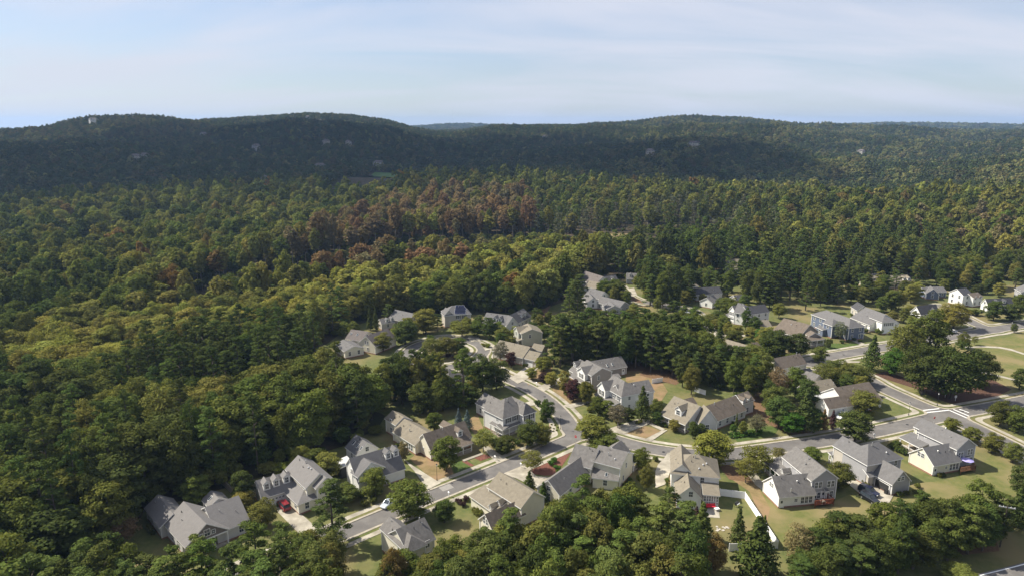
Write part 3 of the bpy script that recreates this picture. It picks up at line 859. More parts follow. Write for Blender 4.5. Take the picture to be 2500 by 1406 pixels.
    def win(s, b, sd, u, z, w=0.95, h=1.5, shut=False, n=1, clear=True):
        (xa, ya), (xb, yb), nn = s.side(b, sd); ln = math.hypot(xb - xa, yb - ya)
        for i in range(n):
            uu = u + (i - (n - 1) / 2) * (w + 0.25) / ln
            fm, pm, sm = window_meshes(w, h)
            o = s.put(b, sd, uu, z, (fm, pm), ('window', 'pane'), clear=clear, half=(w / 2, h / 2))
            if o and shut:
                link('shutter', sm, o, (-w / 2 - 0.34, 0, 0)); link('shutter', sm, o, (w / 2 + 0.34, 0, 0))
        return s
    def windows(s, b):
        if b.win is None or b.open: return
        if b.win != 'auto':
            for a in b.win: s.win(b, *a[:2], *a[2:]) if a[0] in ('-x', '+x', '-y', '+y') else s.special(b, a)
            return
        he = b.ze - b.z0
        for sd in ('-y', '+y', '-x', '+x'):
            (xa, ya), (xb, yb), n = s.side(b, sd); ln = math.hypot(xb - xa, yb - ya)
            mid = s.w(b, (xa + xb) / 2, (ya + yb) / 2, b.z0 + 1.5) + s.O
            if Vector((n.x, n.y)).dot(Vector((-mid.x, -mid.y))) < 0: continue
            rows = [1.75] if he < 4.3 else [1.75, 4.45]
            if sd[1] == 'x' and not (b.ha or b.hb) and b.zr - b.ze > 2.4 and he < 4.3: rows.append(he + 0.75)
            for k, z in enumerate(rows):
                L2 = ln if k == 0 or z < he else ln * 0.35
                cnt = max(1, int(L2 / 3.1))
                for i in range(cnt):
                    u = (i + 0.5) / cnt if L2 == ln else 0.5
                    s.win(b, sd, u, z, 0.9, 1.45 if z < he else 1.1)
    def special(s, b, a):
        if a[0] == 'garage':
            gm = garage_meshes(a[3], 2.15)
            o = s.put(b, a[1], a[2], 0.05, gm[:1], ('garage_door',), clear=False)
            for i in range(6): link('garage_door_window', gm[1], o, (-a[3] / 2 + (i + .5) * a[3] / 6, 0, 0))
        elif a[0] == 'door': s.put(b, a[1], a[2], a[3] if len(a) > 3 else 0.4, door_mesh(), ('door', 'door_window'), clear=False)
    def hit(s, b, p):
        """where a photo ray meets the y=0..ridge slope of a block, in block coordinates"""
        d = ray(s.f(p)); k0 = (Vector((CAM.x, CAM.y)) - b.P); kd = Vector((d.x, d.y))
        sl = (b.zr - b.ze) / b.yr
        t = (b.ze + sl * k0.dot(b.uy) - CAM.z) / (d.z - sl * kd.dot(b.uy))
        q = k0 + kd * t
        return q.dot(b.ux), q.dot(b.uy), sl
    def dormer(s, b, p, w=1.5, h=1.5, wallm=None, arch=False):
        x, y, sl = s.hit(b, p)
        if not (0.3 < x < b.L - 0.3 and 0.1 < y < b.yr): LOG.append(f'{s.label[:30]} dormer off {x:.1f} {y:.1f}'); return
        zb = b.ze + sl * y; ztp = zb + h; rise = w * 0.45
        wd = lambda xx, yy, zz: s.w(b, xx, yy, zz)
        yb = lambda z: min((z - b.ze) / sl, b.yr)
        m = MB(); x0, x1 = x - w / 2, x + w / 2
        m.poly([wd(x0, y, zb - 0.1), wd(x1, y, zb - 0.1), wd(x1, y, ztp), wd(x, y, ztp + rise), wd(x0, y, ztp)])
        m.poly([wd(x0, y, zb - 0.1), wd(x0, y, ztp), wd(x0, yb(ztp), ztp)]); m.poly([wd(x1, y, zb - 0.1), wd(x1, yb(ztp), ztp), wd(x1, y, ztp)])
        dm = m.build('dormer', wallm or M['white'], s.root)
        r = MB(); ovh = 0.18; zo = ztp - ovh * 0.9
        yf = y - 0.2
        for sg in (-1, 1):
            xe = x + sg * (w / 2 + ovh)
            q = [wd(xe, yf, zo), wd(x, yf, ztp + rise + 0.03), wd(x, yb(ztp + rise + 0.03), ztp + rise + 0.03), wd(xe, yb(zo), zo)]
            r.poly(q if sg < 0 else q[::-1]); q2 = [v - Vector((0, 0, 0.1)) for v in q]; r.poly(q2[::-1] if sg < 0 else q2)
        r.build('dormer_roof', b.roof, dm)
        tr = MB()
        for sg in (-1, 1):
            xe = x + sg * (w / 2 + ovh)
            tr.poly([wd(xe, yf - 0.01, zo - 0.12), wd(x, yf - 0.01, ztp + rise - 0.09), wd(x, yf - 0.01, ztp + rise + 0.03), wd(xe, yf - 0.01, zo)])
        tr.build('dormer_trim', M['trim'], dm)
        ww, hh = w * 0.52, h * 0.72
        n = -b.uy; a = math.atan2(n.y, n.x) + math.pi / 2
        fm, pm, sm = window_meshes(ww, hh)
        P = wd(x, y - 0.01, zb + h * 0.52)
        link('dormer_window', fm, dm, tuple(P), a); link('dormer_pane', pm, dm, tuple(P), a)
    def on_roof(s, b, p, kind='vent'):
        x, y, sl = s.hit(b, p)
        if not (0 < x < b.L and 0 < y < b.yr): return
        P = s.w(b, x, y, b.ze + sl * y)
        if kind == 'pipe':
            MB().tube([P - Vector((0, 0, .1)), P + Vector((0, 0, 0.9))], [0.11, 0.11], 8).build('flue_pipe', M['steel'], s.root)
        elif kind == 'vent':
            MB().tube([P - Vector((0, 0, .1)), P + Vector((0, 0, 0.25)), P + Vector((0, 0, 0.4))], [0.2, 0.2, 0.05], 8).build('roof_vent', M['steel'], s.root)
        elif kind in ('skylight', 'solar'):
            ww, hh = (0.32, 0.6) if kind == 'skylight' else (0.55, 0.9)
            fr = MB(); nrm = (Vector((-b.uy.x * sl, -b.uy.y * sl, 1))).normalized(); ux3 = Vector((b.ux.x, b.ux.y, 0)); us = Vector((b.uy.x, b.uy.y, sl)).normalized()
            q = [P + ux3 * (sx * ww) + us * (sy * hh) for sx, sy in ((-1, -1), (1, -1), (1, 1), (-1, 1))]
            k = 0.14 if kind == 'skylight' else 0.07
            tp = [v + nrm * k for v in q]
            for i in range(4): fr.poly([q[i], q[(i + 1) % 4], tp[(i + 1) % 4], tp[i]])
            fr.poly(tp)
            sk = fr.build('skylight' if kind == 'skylight' else 'solar_panel', M['trim'] if kind == 'skylight' else M['steel'], s.root)
            cq = [P + ux3 * (sx * ww * .86) + us * (sy * hh * .92) + nrm * (k + 0.01) for sx, sy in ((-1, -1), (1, -1), (1, 1), (-1, 1))]
            MB().poly(cq).build('skylight_pane' if kind == 'skylight' else 'solar_cell', M['glass'] if kind == 'skylight' else M['solar'], sk)
F1 = Zf(340, 1170, 8.32); F2 = Zf(590, 1090, 9.615); F3 = Zf(790, 1050, 11.34); F4 = Zf(920, 990, 9.252)
F5 = Zf(1140, 940, 12.44); F6 = Zf(1100, 1130, 9.615); F7 = Zf(1340, 1050, 9.615); F8 = Zf(890, 1230, 9.615)
G1 = Zf(1600, 1070, 7.4); G2 = Zf(1840, 1070, 7.8125); G3 = Zf(2010, 1050, 7.8125); G4 = Zf(2180, 1010, 7.8125)
G5 = Zf(1370, 850, 8.788); G6 = Zf(1600, 930, 9.615); G7 = Zf(1850, 850, 7.81); G8 = Zf(1130, 740, 7.81)
Z7 = Zf(1300, 560, 4.135); Z8 = Zf(780, 680, 4.135); Z9 = Zf(1900, 580, 4.167)

h = House('grey-roofed ranch house with a shingled gable over its front porch, beside the dark woods', F1, 'lightgrey', 'r_grey')
A = h.blk((480, 900), (930, 1390), 3.2, c=(1850, 1010), r=(1340, 890), porchx=2.6, win=[('-y', .4, 1.7), ('-y', .75, 1.7)])
B = h.blk((95, 575), (400, 990), 3.0, c=(690, 370), r=(380, 300))
Cc = h.blk((1560, 1100), (2260, 835), 3.0, r=(1890, 360), pitch=.6)
D = h.blk((1250, 405), (1400, 570), 3.0, c=(1690, 260), r=(1460, 215))
h.build()
n_ = A.ux; a_ = math.atan2(n_.y, n_.x) + math.pi / 2
for dx, ww, hh in ((-1.25, .7, .8), (0, 1.1, 1.35), (1.25, .7, .8)):
    fm, pm, sm = window_meshes(ww, hh); P = h.w(A, A.L - .26, A.yr + dx, A.ze + .55 + hh / 2)
    o = link('window', fm, h.root, tuple(P), a_); link('pane', pm, o)
h.on_roof(D, (1440, 385), 'skylight'); h.on_roof(Cc, (1500, 480), 'pipe'); h.on_roof(A, (520, 815), 'vent')

h = House('white house with three dormers above its garage and a red car on the drive', F2, 'cream', 'r_grey')
A = h.blk((455, 1225), (1250, 985), 3.0, c=(165, 940), r=(290, 790), win=[('-x', .35, 4.1, .6, 1.0), ('-x', .62, 4.1, .6, 1.0), ('garage', '-y', .40, 4.6)])
A.dorm = [((600, 1010), 1.5, 1.7), ((825, 930), 1.5, 1.7), ((1065, 850), 1.5, 1.7)]
B = h.blk((1010, 525), (1500, 985), 5.4, c=(1665, 315), r=(1325, 190), win=[('-y', .72, 4.6, .4, .5), ('-y', .86, 4.6, .4, .5)])
Fg = h.blk((1480, 770), (1740, 990), 5.4, c=(2250, 805), r=(1980, 715), win=[('+x', .35, 4.3, .9, 1.4, True), ('+x', .7, 4.3, .9, 1.4, True)])
D = h.blk((850, 930), (1310, 1365), 2.9, c=(2200, 1100), pitch=.42, hip=(0, 1))
h.build()
h.on_roof(B, (1510, 390), 'pipe'); h.on_roof(B, (1570, 500), 'vent'); h.on_roof(B, (1635, 530), 'vent')

h = House('white house with a front cross gable, two dormers and a screened side porch', F3, 'white', 'r_blue')
A = h.blk((950, 1480), (2280, 1055), 3.0, r=(620, 800), pitch=.95, c=(370, 1005), zc=4.9, win=[('-x', .5, 4.4, .6, 1.2, False, 2), ('-x', .45, 1.8, .6, 1.2)])
A.dorm = [((1800, 790), 1.5, 1.7), ((2010, 720), 1.5, 1.7)]
B = h.blk((585, 460), (900, 700), 3.0, r=(865, 85), pitch=.8)
G = h.blk((735, 1165), (945, 1310), 4.6, c=(1740, 1020), r=(1340, 885))
P = h.blk((1250, 1400), (1960, 1175), 2.8, shed=True, W=3.0, pitch=.3, open=True)
S = h.blk((270, 850), (450, 1040), 3.2, shed=True, W=3.6, pitch=.12, roof='r_white', wall='screen', win=None)
h.build()
for p in ((840, 345), (940, 425), (1045, 500)): h.on_roof(B, p, 'skylight')
h.on_roof(B, (1150, 570), 'pipe')

h = House('L-shaped cream house with weathered brown roof and a single front dormer', F4, 'cream', 'r_brown')
A = h.blk((330, 580), (850, 900), 3.0, r=(1135, 580), pitch=.62, roof='r_tan', win=[('-y', .75, 1.5, .75, 1.7, False, 3)])
A2 = h.blk((165, 285), (420, 443), 4.3, r=(310, 70), pitch=.62, roof='r_tan')
B = h.blk((1215, 1020), (2160, 700), 3.0, r=(1010, 640), pitch=.9, c=(940, 720), zc=4.6, win=[('-x', .75, 1.9, .5, 1.0), ('-y', .2, 1.7)])
B.dorm = [((1885, 690), 1.5, 1.6)]
P = h.blk((1560, 1050), (2180, 835), 2.7, shed=True, W=3.2, pitch=.35, open=True)
D = h.blk((1400, 430), (1560, 520), 3.0, r=(1490, 310), pitch=.7)
h.build()
h.on_roof(A, (745, 580), 'pipe')

h = House('pale two-storey house with hipped roof, black shutters and a wrap-around porch', F5, 'lightgrey', 'r_mid')
A = h.blk((1090, 1030), (1680, 820), 5.6, c=(490, 710), r=(1010, 520), hip=(1, 0), win=[('-y', .3, 4.5, .9, 1.4, True), ('-y', .68, 4.5, .9, 1.4, True), ('-x', .3, 4.5, .7, .9)])
Rr = h.blk((1150, 630), (1705, 920), 5.6, c=(2100, 770), r=(1890, 600), hip=(0, .8), win=[('+x', .3, 4.4, .8, 1.4, True), ('+x', .7, 4.4, .8, 1.4, True)])
D = h.blk((245, 530), (760, 800), 3.6, r=(490, 185), pitch=.7)
P = h.blk((1080, 1370), (1750, 1100), 2.8, shed=True, W=2.6, pitch=.32, open=True)
P2 = h.blk((670, 1150), (1080, 1370), 2.8, shed=True, W=2.2, pitch=.36, open=True)
h.build()
h.on_roof(A, (1220, 480), 'pipe')

h = House('tan-roofed house whose three roofs enclose a porch court beside the street', F6, 'cream', 'r_tan')
A = h.blk((850, 560), (1650, 1065), 5.0, r=(1110, 170), pitch=.72, win=[('-y', .35, 4.3, .5, .7), ('-y', .55, 4.3, .5, .7)])
B = h.blk((430, 765), (1000, 1165), 2.9, shed=True, W=4.4, pitch=.3, win=None)
G = h.blk((968, 1560), (1778, 1205), 3.0, c=(540, 1350), r=(790, 1195), roof='r_brown', win=[('-x', .5, 3.6, .7, 1.3, False, 2)])
B.dorm = [((930, 1090), 1.0, .9), ((1130, 990), 1.0, .9)]
h.build()

h = House('grey-roofed two-storey house with a long dark-sloped garage wing beside the stop sign', F7, 'cream', 'r_mid')
A = h.blk((985, 710), (1680, 895), 5.6, c=(2040, 545), r=(1870, 510), win=[('-y', .42, 4.5, .9, 1.4), ('+x', .5, 4.4, .6, 1.3), ('+x', .3, 1.8, .6, 1.3)])
B1 = h.blk((440, 750), (1000, 900), 4.4, r=(660, 310), pitch=.75)
B2 = h.blk((260, 1540), (1130, 870), 3.0, r=(980, 450), pitch=.85)
E = h.blk((1690, 640), (1905, 465), 5.3, r=(1680, 235), pitch=.8, win=None)
P = h.blk((2010, 765), (2165, 640), 2.8, shed=True, W=2.2, pitch=.3, open=True)
Lw = h.blk((1000, 1110), (1640, 1190), 2.8, shed=True, W=3.6, pitch=.35)
h.build()
for p in ((1155, 515), (1550, 685)): h.on_roof(A, p, 'vent')
h.on_roof(A, (1400, 590), 'pipe'); h.on_roof(Lw, (1350, 1040), 'skylight')

h = House('cream house with grey hipped roof half hidden by trees, near the parked silver car', F8, 'cream', 'r_mid')
A = h.blk((340, 560), (985, 1160), 5.4, r=(560, 260), pitch=.75, hip=(0, .9), win=[('-y', .72, 4.4, .7, 1.4, False, 2), ('-y', .82, 1.8, .7, 1.6, False, 2)])
B = h.blk((1000, 1130), (1680, 810), 5.0, r=(1500, 255), pitch=.75)
h.build(); h.on_roof(B, (1290, 400), 'pipe')

h = House('white house with hipped tan roof, rear gable wing and a screened porch', G1, 'white', 'r_tan')
A = h.blk((270, 630), (1180, 720), 5.6, c=(1135, 370), r=(940, 325), hip=(1, 1), win=[('-y', .655, 4.45, .8, 1.4), ('-y', .88, 4.45, .8, 1.4)])
B = h.blk((262, 232), (270, 610), 5.6, c=(655, 280), r=(475, 95), roof='r_tan')
G = h.blk((330, 770), (365, 1060), 3.2, c=(860, 1120), r=(615, 875), win=[('+x', .46, 4.15, .85, 1.2, False, 2)])
P = h.blk((860, 1012), (1175, 1037), 3.0, shed=True, W=3.8, pitch=.3, win=None)
h.build()
for i in range(6):
    h.win(P, '-y', .1 + i * .16, 1.95, .5, 1.3, clear=False); h.win(P, '-y', .1 + i * .16, .85, .5, .4, clear=False)
for p in ((865, 480), (925, 460), (790, 550)): h.on_roof(A, p, 'vent')
h.on_roof(A, (720, 350), 'pipe')

h = House('grey two-storey house with white side gable and the red stained deck', G2, 'grey', 'r_mid')
A = h.blk((530, 345), (1100, 815), 5.6, c=(1655, 775), r=(1390, 590), win=[('+x', .27, 4.3, .75, 1.5, False, 2), ('+x', .77, 4.3, .75, 1.5, False, 2), ('+x', .25, 1.7, .75, 1.5, False, 2), ('+x', .76, 1.7, .75, 1.5, False, 2), ('door', '+x', .5, .5), ('-y', .3, 5.0, .5, .5), ('-y', .5, 5.0, .5, .5)])
B = h.blk((485, 1130), (1205, 1065), 2.9, c=(140, 810), r=(340, 715), wall='white', win=[('-x', .52, 4.0, .6, 1.0, False, 2), ('door', '-y', .08, .1), ('-y', .48, 1.7, .7, .7), ('-y', .78, 1.55, .75, 1.5, False, 3)])
P = h.blk((190, 435), (500, 705), 2.9, shed=True, W=4.4, pitch=.22, open=True)
V_ = h.blk((1370, 1010), (1440, 1000), 2.9, W=1.7, pitch=.8, win=None)
P.dorm = [((540, 660), 1.0, .8), ((720, 640), 1.0, .8)]
h.build()
h.on_roof(A, (1045, 400), 'pipe'); h.on_roof(B, (830, 820), 'vent'); h.on_roof(B, (710, 1010), 'pipe')

h = House('beige two-storey house with an open garage and two dark cars on its drive', G3, 'beige', 'r_blue')
Lg = h.blk((170, 285), (845, 672), 5.6, r=(360, 95), pitch=.75, hip=(0, 1), win=[('-y', .44, 4.5, .8, 1.3, False, 2), ('-y', .84, 4.5, .8, 1.3, False, 2), ('-y', .82, 1.7, .8, 1.5, False, 2), ('-y', .48, 1.9, .8, .9)])
Mm = h.blk((840, 672), (1535, 530), 5.6, r=(935, 240), pitch=.75, hip=(1, 1), wall='grey', win=[('-y', .85, 4.5, .9, 1.4)])
G = h.blk((930, 825), (1315, 1045), 3.0, c=(1705, 970), r=(1545, 770), wall='grey', win=[('+x', .45, 4.0, .85, 1.0, False, 2)])
Lk = h.blk((870, 885), (1000, 865), 3.0, shed=True, W=2.2, pitch=.5, win=None)
P = h.blk((85, 410), (150, 470), 3.0, shed=True, W=2.4, pitch=.2, open=True)
h.build()
h.on_roof(Mm, (930, 290), 'pipe'); h.on_roof(Mm, (1205, 430), 'vent')
# open garage mouth: flat dark panel painted as its shaded inside, white surround, left wall
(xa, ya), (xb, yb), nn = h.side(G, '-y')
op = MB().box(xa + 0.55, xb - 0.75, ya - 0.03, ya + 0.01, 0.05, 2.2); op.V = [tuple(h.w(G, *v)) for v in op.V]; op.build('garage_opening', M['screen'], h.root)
su = MB(); su.box(xa + .35, xa + .55, ya - .1, ya, 0, 2.4); su.box(xb - .75, xb - .55, ya - .1, ya, 0, 2.4); su.box(xa + .55, xb - .75, ya - .1, ya, 2.2, 2.4)
su.V = [tuple(h.w(G, *v)) for v in su.V]; su.build('garage_surround', M['trim'], h.root)

h = House('cream and grey two-storey house with a lilac parasol on its cedar deck', G4, 'grey', 'r_blue')
A = h.blk((460, 330), (1220, 685), 5.6, c=(1625, 605), r=(1435, 470), win=[('+x', .25, 3.7, .7, 1.5, False, 2), ('+x', .75, 4.1, .7, 1.5, False, 2), ('+x', .78, 1.7, .7, 1.6, False, 2), ('-y', .2, 5.0, .5, .6)])
A2 = h.blk((385, 235), (570, 322), 5.4, r=(560, 80), pitch=.75, wall='cream')
B = h.blk((785, 1000), (1320, 900), 2.9, c=(260, 740), r=(550, 640), wall='cream', win=[('-x', .55, 4.0, .8, 1.1, False, 2), ('door', '-y', .09, .1), ('-y', .5, 1.7, .6, .6), ('-y', .8, 1.6, .75, 1.6, False, 3)])
P = h.blk((110, 440), (500, 640), 2.9, shed=True, W=4.4, pitch=.22, open=True, wall='cream')
V_ = h.blk((1385, 830), (1480, 810), 2.9, W=1.7, pitch=.8, win=None)
P.dorm = [((600, 590), 1.0, .8)]
h.build(); h.on_roof(A, (1010, 280), 'vent'); h.on_roof(B, (860, 715), 'vent')

h = House('taupe two-storey house with white front gable, behind the purple-leaved tree', G5, 'taupe', 'r_mid')
A = h.blk((320, 410), (645, 590), 5.6, c=(1125, 505), r=(890, 415), win=[('+x', .35, 4.3, .8, 1.3), ('-y', .85, 4.4, .8, 1.4, True)])
B = h.blk((510, 570), (760, 522), 5.5, c=(345, 460), r=(425, 400), wall='white', win=[('-x', .5, 4.4, .55, 1.4, True, 2)])
P = h.blk((140, 580), (500, 775), 2.8, shed=True, W=2.6, pitch=.3, open=True)
D = h.blk((760, 510), (1425, 390), 3.1, r=(1325, 155), pitch=.7, win=[('door', '-y', .9, .3)])
E = h.blk((160, 465), (330, 560), 3.0, r=(400, 225), pitch=.7, win=None)
E.dorm = [((285, 400), 1.3, 1.5)]
Q = h.blk((1090, 640), (1290, 610), 2.8, shed=True, W=2.0, pitch=.3, open=True)
h.build()
for p in ((990, 365), (1100, 345)): h.on_roof(D, p, 'skylight')

h = House('white two-storey house with hipped slope and shuttered front gable, beside the dark magnolia', G5, 'lightgrey', 'r_mid')
A = h.blk((880, 805), (1290, 1045), 5.6, r=(1240, 630), pitch=.75, hip=(0, 1), wall='white', win=[('-y', .58, 4.5, .8, 1.3, True), ('-y', .84, 4.5, .8, 1.3, True), ('+x', .4, 4.5, .7, .9), ('+x', .4, 1.8, .7, 1.2)])
B = h.blk((945, 920), (1200, 872), 5.6, c=(765, 805), r=(860, 710), wall='white', win=[('-x', .5, 4.3, .7, 1.5, True, 2)])
P = h.blk((700, 975), (1100, 1240), 2.8, shed=True, W=2.8, pitch=.3, open=True)
D = h.blk((1290, 1042), (2010, 920), 5.0, r=(1925, 660), pitch=.72)
h.build(); h.on_roof(D, (1560, 790), 'vent')

h = House('tan-roofed house with front porch, one big white dormer and a long streaked wing', G6, 'lightgrey', 'r_tan')
A = h.blk((95, 775), (700, 1030), 2.9, r=(360, 310), pitch=.68, porch=2.2, win=[('-y', .3, 1.7), ('-y', .7, 1.7), ('door', '-y', .5, .4)])
A.dorm = [((530, 800), 2.3, 1.8)]
G = h.blk((880, 860), (1020, 1000), 3.0, c=(1405, 890), r=(1270, 675), win=[('+x', .45, 1.7, 1.0, 1.4)])
D = h.blk((1450, 945), (2150, 675), 2.9, r=(2190, 215), pitch=.72, roof='r_brown')
D2 = h.blk((2060, 535), (2340, 435), 4.4, r=(2190, 215), pitch=.72, roof='r_brown')
D2.dorm = [((2085, 510), 1.2, 1.2), ((2225, 465), 1.2, 1.2)]
E = h.blk((720, 600), (990, 525), 3.0, r=(880, 365), pitch=.7, roof='r_brown')
h.build(); h.on_roof(D, (1385, 560), 'pipe')

h = House('cream two-storey house with dark brown roof behind the rust-coloured tree', G7, 'cream', 'r_brown')
A = h.blk((430, 400), (950, 295), 5.6, c=(135, 270), r=(295, 190))
P = h.blk((880, 520), (1120, 478), 2.9, shed=True, W=3.2, pitch=.3, open=True, roof='r_mid')
B = h.blk((820, 560), (1070, 640), 3.0, W=5.5, pitch=.7, roof='r_mid')
h.build(); h.on_roof(A, (740, 120), 'pipe')

h = House('white-gabled house with streaked brown roof by the street corner', G7, 'white', 'r_brown')
A = h.blk((1700, 1112), (2390, 985), 3.0, r=(2195, 620), pitch=.68)
B = h.blk((1360, 1165), (2000, 1062), 3.0, c=(1065, 1030), r=(1225, 955), win=[('-y', .45, 1.8, .6, .9), ('-y', .65, 1.8, .6, .9)])
D = h.blk((1080, 870), (1560, 800), 3.0, r=(1460, 565), pitch=.6, hip=(.8, 0), roof='r_tan')
S = h.blk((1190, 962), (1440, 915), 3.2, shed=True, W=2.6, pitch=.08, roof='r_white', open=True)
h.build(); h.on_roof(D, (1440, 690), 'pipe')

h = House('low tan-roofed house with a white garage door and dark rear dormer wing', G8, 'beige', 'r_tan')
A = h.blk((550, 905), (1140, 1045), 3.0, r=(630, 680), pitch=.6, porch=0, win=[('-y', .3, 1.7)])
B = h.blk((900, 985), (1385, 1100), 2.9, r=(1525, 950), pitch=.6, win=[('garage', '-y', .74, 2.9), ('-y', .15, 1.9, .6, .8), ('-y', .38, 1.9, .6, .8)])
D = h.blk((1290, 878), (1510, 915), 3.6, r=(1550, 790), pitch=.6)
h.build(); h.on_roof(A, (1155, 720), 'pipe')

h = House('sage green two-storey house tucked behind the low tan-roofed one', G8, 'sage', 'r_tan')
A = h.blk((1030, 470), (1110, 585), 5.6, c=(1530, 560), r=(1330, 490), win=[('+x', .4, 4.3, .8, 1.4)])
B = h.blk((1055, 570), (1280, 545), 5.4, r=(1045, 440), pitch=.7)
P = h.blk((930, 570), (1040, 720), 2.8, shed=True, W=2.6, pitch=.3, open=True)
h.build()

h = House('grey-roofed house with pairs of white dormers on both wings, at the edge of the woods', G8, 'lightgrey', 'r_blue')
A = h.blk((350, 385), (780, 442), 3.0, r=(430, 170), pitch=.72)
A.dorm = [((610, 345), 1.4, 1.6), ((705, 360), 1.4, 1.6)]
G = h.blk((740, 400), (830, 440), 3.2, c=(1050, 385), r=(960, 260))
D = h.blk((1050, 385), (1320, 245), 3.4, r=(1240, 55), pitch=.72, roof='r_dark')
D.dorm = [((1140, 270), 1.4, 1.4), ((1205, 235), 1.4, 1.4)]
h.build()

h = House('pale two-storey house with solar panels on its hipped roof', Z8, 'beige', 'r_blue')
A = h.blk((1258, 374), (1535, 354), 5.6, r=(1400, 268), pitch=.72, hip=(1, 1), win=[('-y', .52, 4.5, .9, 1.3, True), ('-y', .75, 4.5, .9, 1.3, True)])
B = h.blk((1225, 345), (1258, 374), 5.6, c=(1360, 366), r=(1307, 315), win=[('+x', .5, 4.4, .7, 1.3, True, 2)])
P = h.blk((1280, 432), (1530, 425), 2.8, shed=True, W=2.4, pitch=.3, open=True)
h.build()
for iy, yy in enumerate((285, 304, 322, 340)):
    for ix in range(6 - (iy == 0)):
        h.on_roof(A, (1385 + ix * 17 - iy * 3, yy), 'solar')

h = House('beige house with grey roof and small front dormers, left of the yellowing tree', Z8, 'beige', 'r_blue')
A = h.blk((690, 400), (890, 445), 3.2, r=(765, 310), pitch=.66)
B = h.blk((625, 458), (765, 436), 3.0, r=(690, 392), pitch=.7)
B.dorm = [((685, 438), 1.2, 1.2), ((735, 425), 1.2, 1.2)]
h.build()

h = House('cream-gabled house with two bright skylights in its brown roof, by the turning circle', Z8, 'cream', 'r_plum')
A = h.blk((255, 607), (420, 630), 3.6, r=(290, 505), pitch=.6)
B = h.blk((565, 686), (780, 598), 3.4, c=(380, 650), r=(465, 580), win=[('-x', .5, 4.2, .7, 1.2, False, 2), ('-x', .45, 1.8, .6, 1.2)])
D = h.blk((140, 667), (250, 738), 3.0, c=(405, 668), r=(250, 612), roof='r_blue')
h.build()
for p in ((320, 556), (382, 566)): h.on_roof(A, p, 'skylight')

h = House('brick house with grey hipped roof among tall trees by the turning circle', Z8, 'brickwall', 'r_mid')
A = h.blk((1075, 990), (1310, 1055), 5.4, r=(1335, 912), pitch=.7, hip=(.6, .9))
P = h.blk((1290, 1125), (1400, 1085), 2.9, shed=True, W=2.5, pitch=.3, open=True)
h.build()

h = House('house with a dusky plum roof and a dark dormered wing below the tall woods', Z7, 'white', 'r_plum')
A = h.blk((445, 502), (625, 562), 3.0, r=(485, 405), pitch=.7)
B = h.blk((665, 535), (870, 512), 3.0, r=(850, 460), pitch=.7, roof='r_dark'); B.dorm = [((815, 515), 1.3, 1.3)]
D = h.blk((520, 580), (645, 600), 3.0, r=(560, 515), pitch=.6, roof='r_tan')
h.build()
h = House('white cottage with pale grey front gable, lower neighbour of the plum-roofed house', Z7, 'white', 'r_blue')
A = h.blk((520, 665), (670, 702), 3.2, r=(600, 598), pitch=.7); B = h.blk((500, 690), (545, 745), 3.0, W=6.5, pitch=.8)
h.build()
h = House('grey-roofed house with a blue-grey front gable just above the pine grove', Z7, 'grey', 'r_blue')
A = h.blk((640, 735), (880, 792), 3.2, r=(725, 680), pitch=.6); B = h.blk((700, 760), (752, 806), 3.0, c=(890, 786), r=(800, 745))
h.build()
h = House('small grey house with one dormer half behind a spreading pine', Z7, 'grey', 'r_mid')
A = h.blk((945, 502), (1070, 506), 3.0, r=(955, 440), pitch=.75); A.dorm = [((990, 482), 1.4, 1.4)]
h.build()
h = House('beige house with tan hipped roof among the middle pines', Z7, 'beige', 'r_tan')
A = h.blk((1560, 592), (1682, 572), 5.2, r=(1580, 505), pitch=.6, hip=(1, .5))
h.build()
h = House('white-gabled house with a navy-black roof', Z7, 'white', 'r_dark')
A = h.blk((1655, 662), (1922, 645), 3.4, r=(1690, 588), pitch=.72); B = h.blk((1820, 745), (1930, 700), 3.0, W=7, pitch=.6, roof='r_mid')
h.build()
h = House('grey house with charcoal roof behind small trees', Z7, 'grey', 'r_dark')
A = h.blk((2070, 738), (2200, 730), 3.0, r=(2160, 655), pitch=.6)
h.build()
h = House('white-fronted two-storey house with columns and brick steps above the curving street', Z7, 'lightgrey', 'r_blue')
A = h.blk((2030, 836), (2190, 862), 5.6, r=(2140, 750), pitch=.75, hip=(0, 1), wall='white')
B = h.blk((2045, 834), (2150, 818), 5.6, c=(1955, 815), r=(2000, 770), wall='white', win=[('-x', .5, 4.4, .6, 1.4, True, 3)])
D = h.blk((2190, 862), (2400, 832), 5.4, r=(2350, 752), pitch=.75, roof='r_dark')
P = h.blk((1935, 865), (2065, 905), 2.8, shed=True, W=2.6, pitch=.3, open=True)
h.build()
h = House('small tan-roofed garage beside the brown craftsman house', Z7, 'beige', 'r_tan', name='garage', cat='garage')
h.blk((2270, 985), (2420, 977), 3.0, r=(2320, 912), pitch=.55); h.build()
h = House('brown craftsman house with a deep gabled front porch', Z6, 'taupe', 'r_brown')
A = h.blk((310, 378), (540, 440), 3.0, r=(395, 268), pitch=.58)
B = h.blk((585, 410), (625, 432), 3.9, W=5.0, pitch=.6)
P = h.blk((590, 475), (765, 456), 3.0, shed=True, W=3.6, pitch=.28, open=True)
h.build(); h.on_roof(A, (470, 330), 'vent')
h = House('grey house with a cream gable, just behind the dense middle pines', Z7, 'beige', 'r_mid')
A = h.blk((1650, 1120), (1718, 1200), 3.2, c=(1895, 1152), r=(1808, 1088)); h.build()
h = House('tan-roofed house with dark side slopes beside the curving drive', Z7, 'cream', 'r_tan')
A = h.blk((1900, 1178), (2140, 1250), 3.4, r=(1960, 1105), pitch=.6)
D = h.blk((2140, 1240), (2330, 1200), 3.2, r=(2290, 1128), pitch=.6, roof='r_brown')
B = h.blk((1960, 1290), (2110, 1265), 3.0, W=6.0, pitch=.7, roof='r_brown')
h.build()
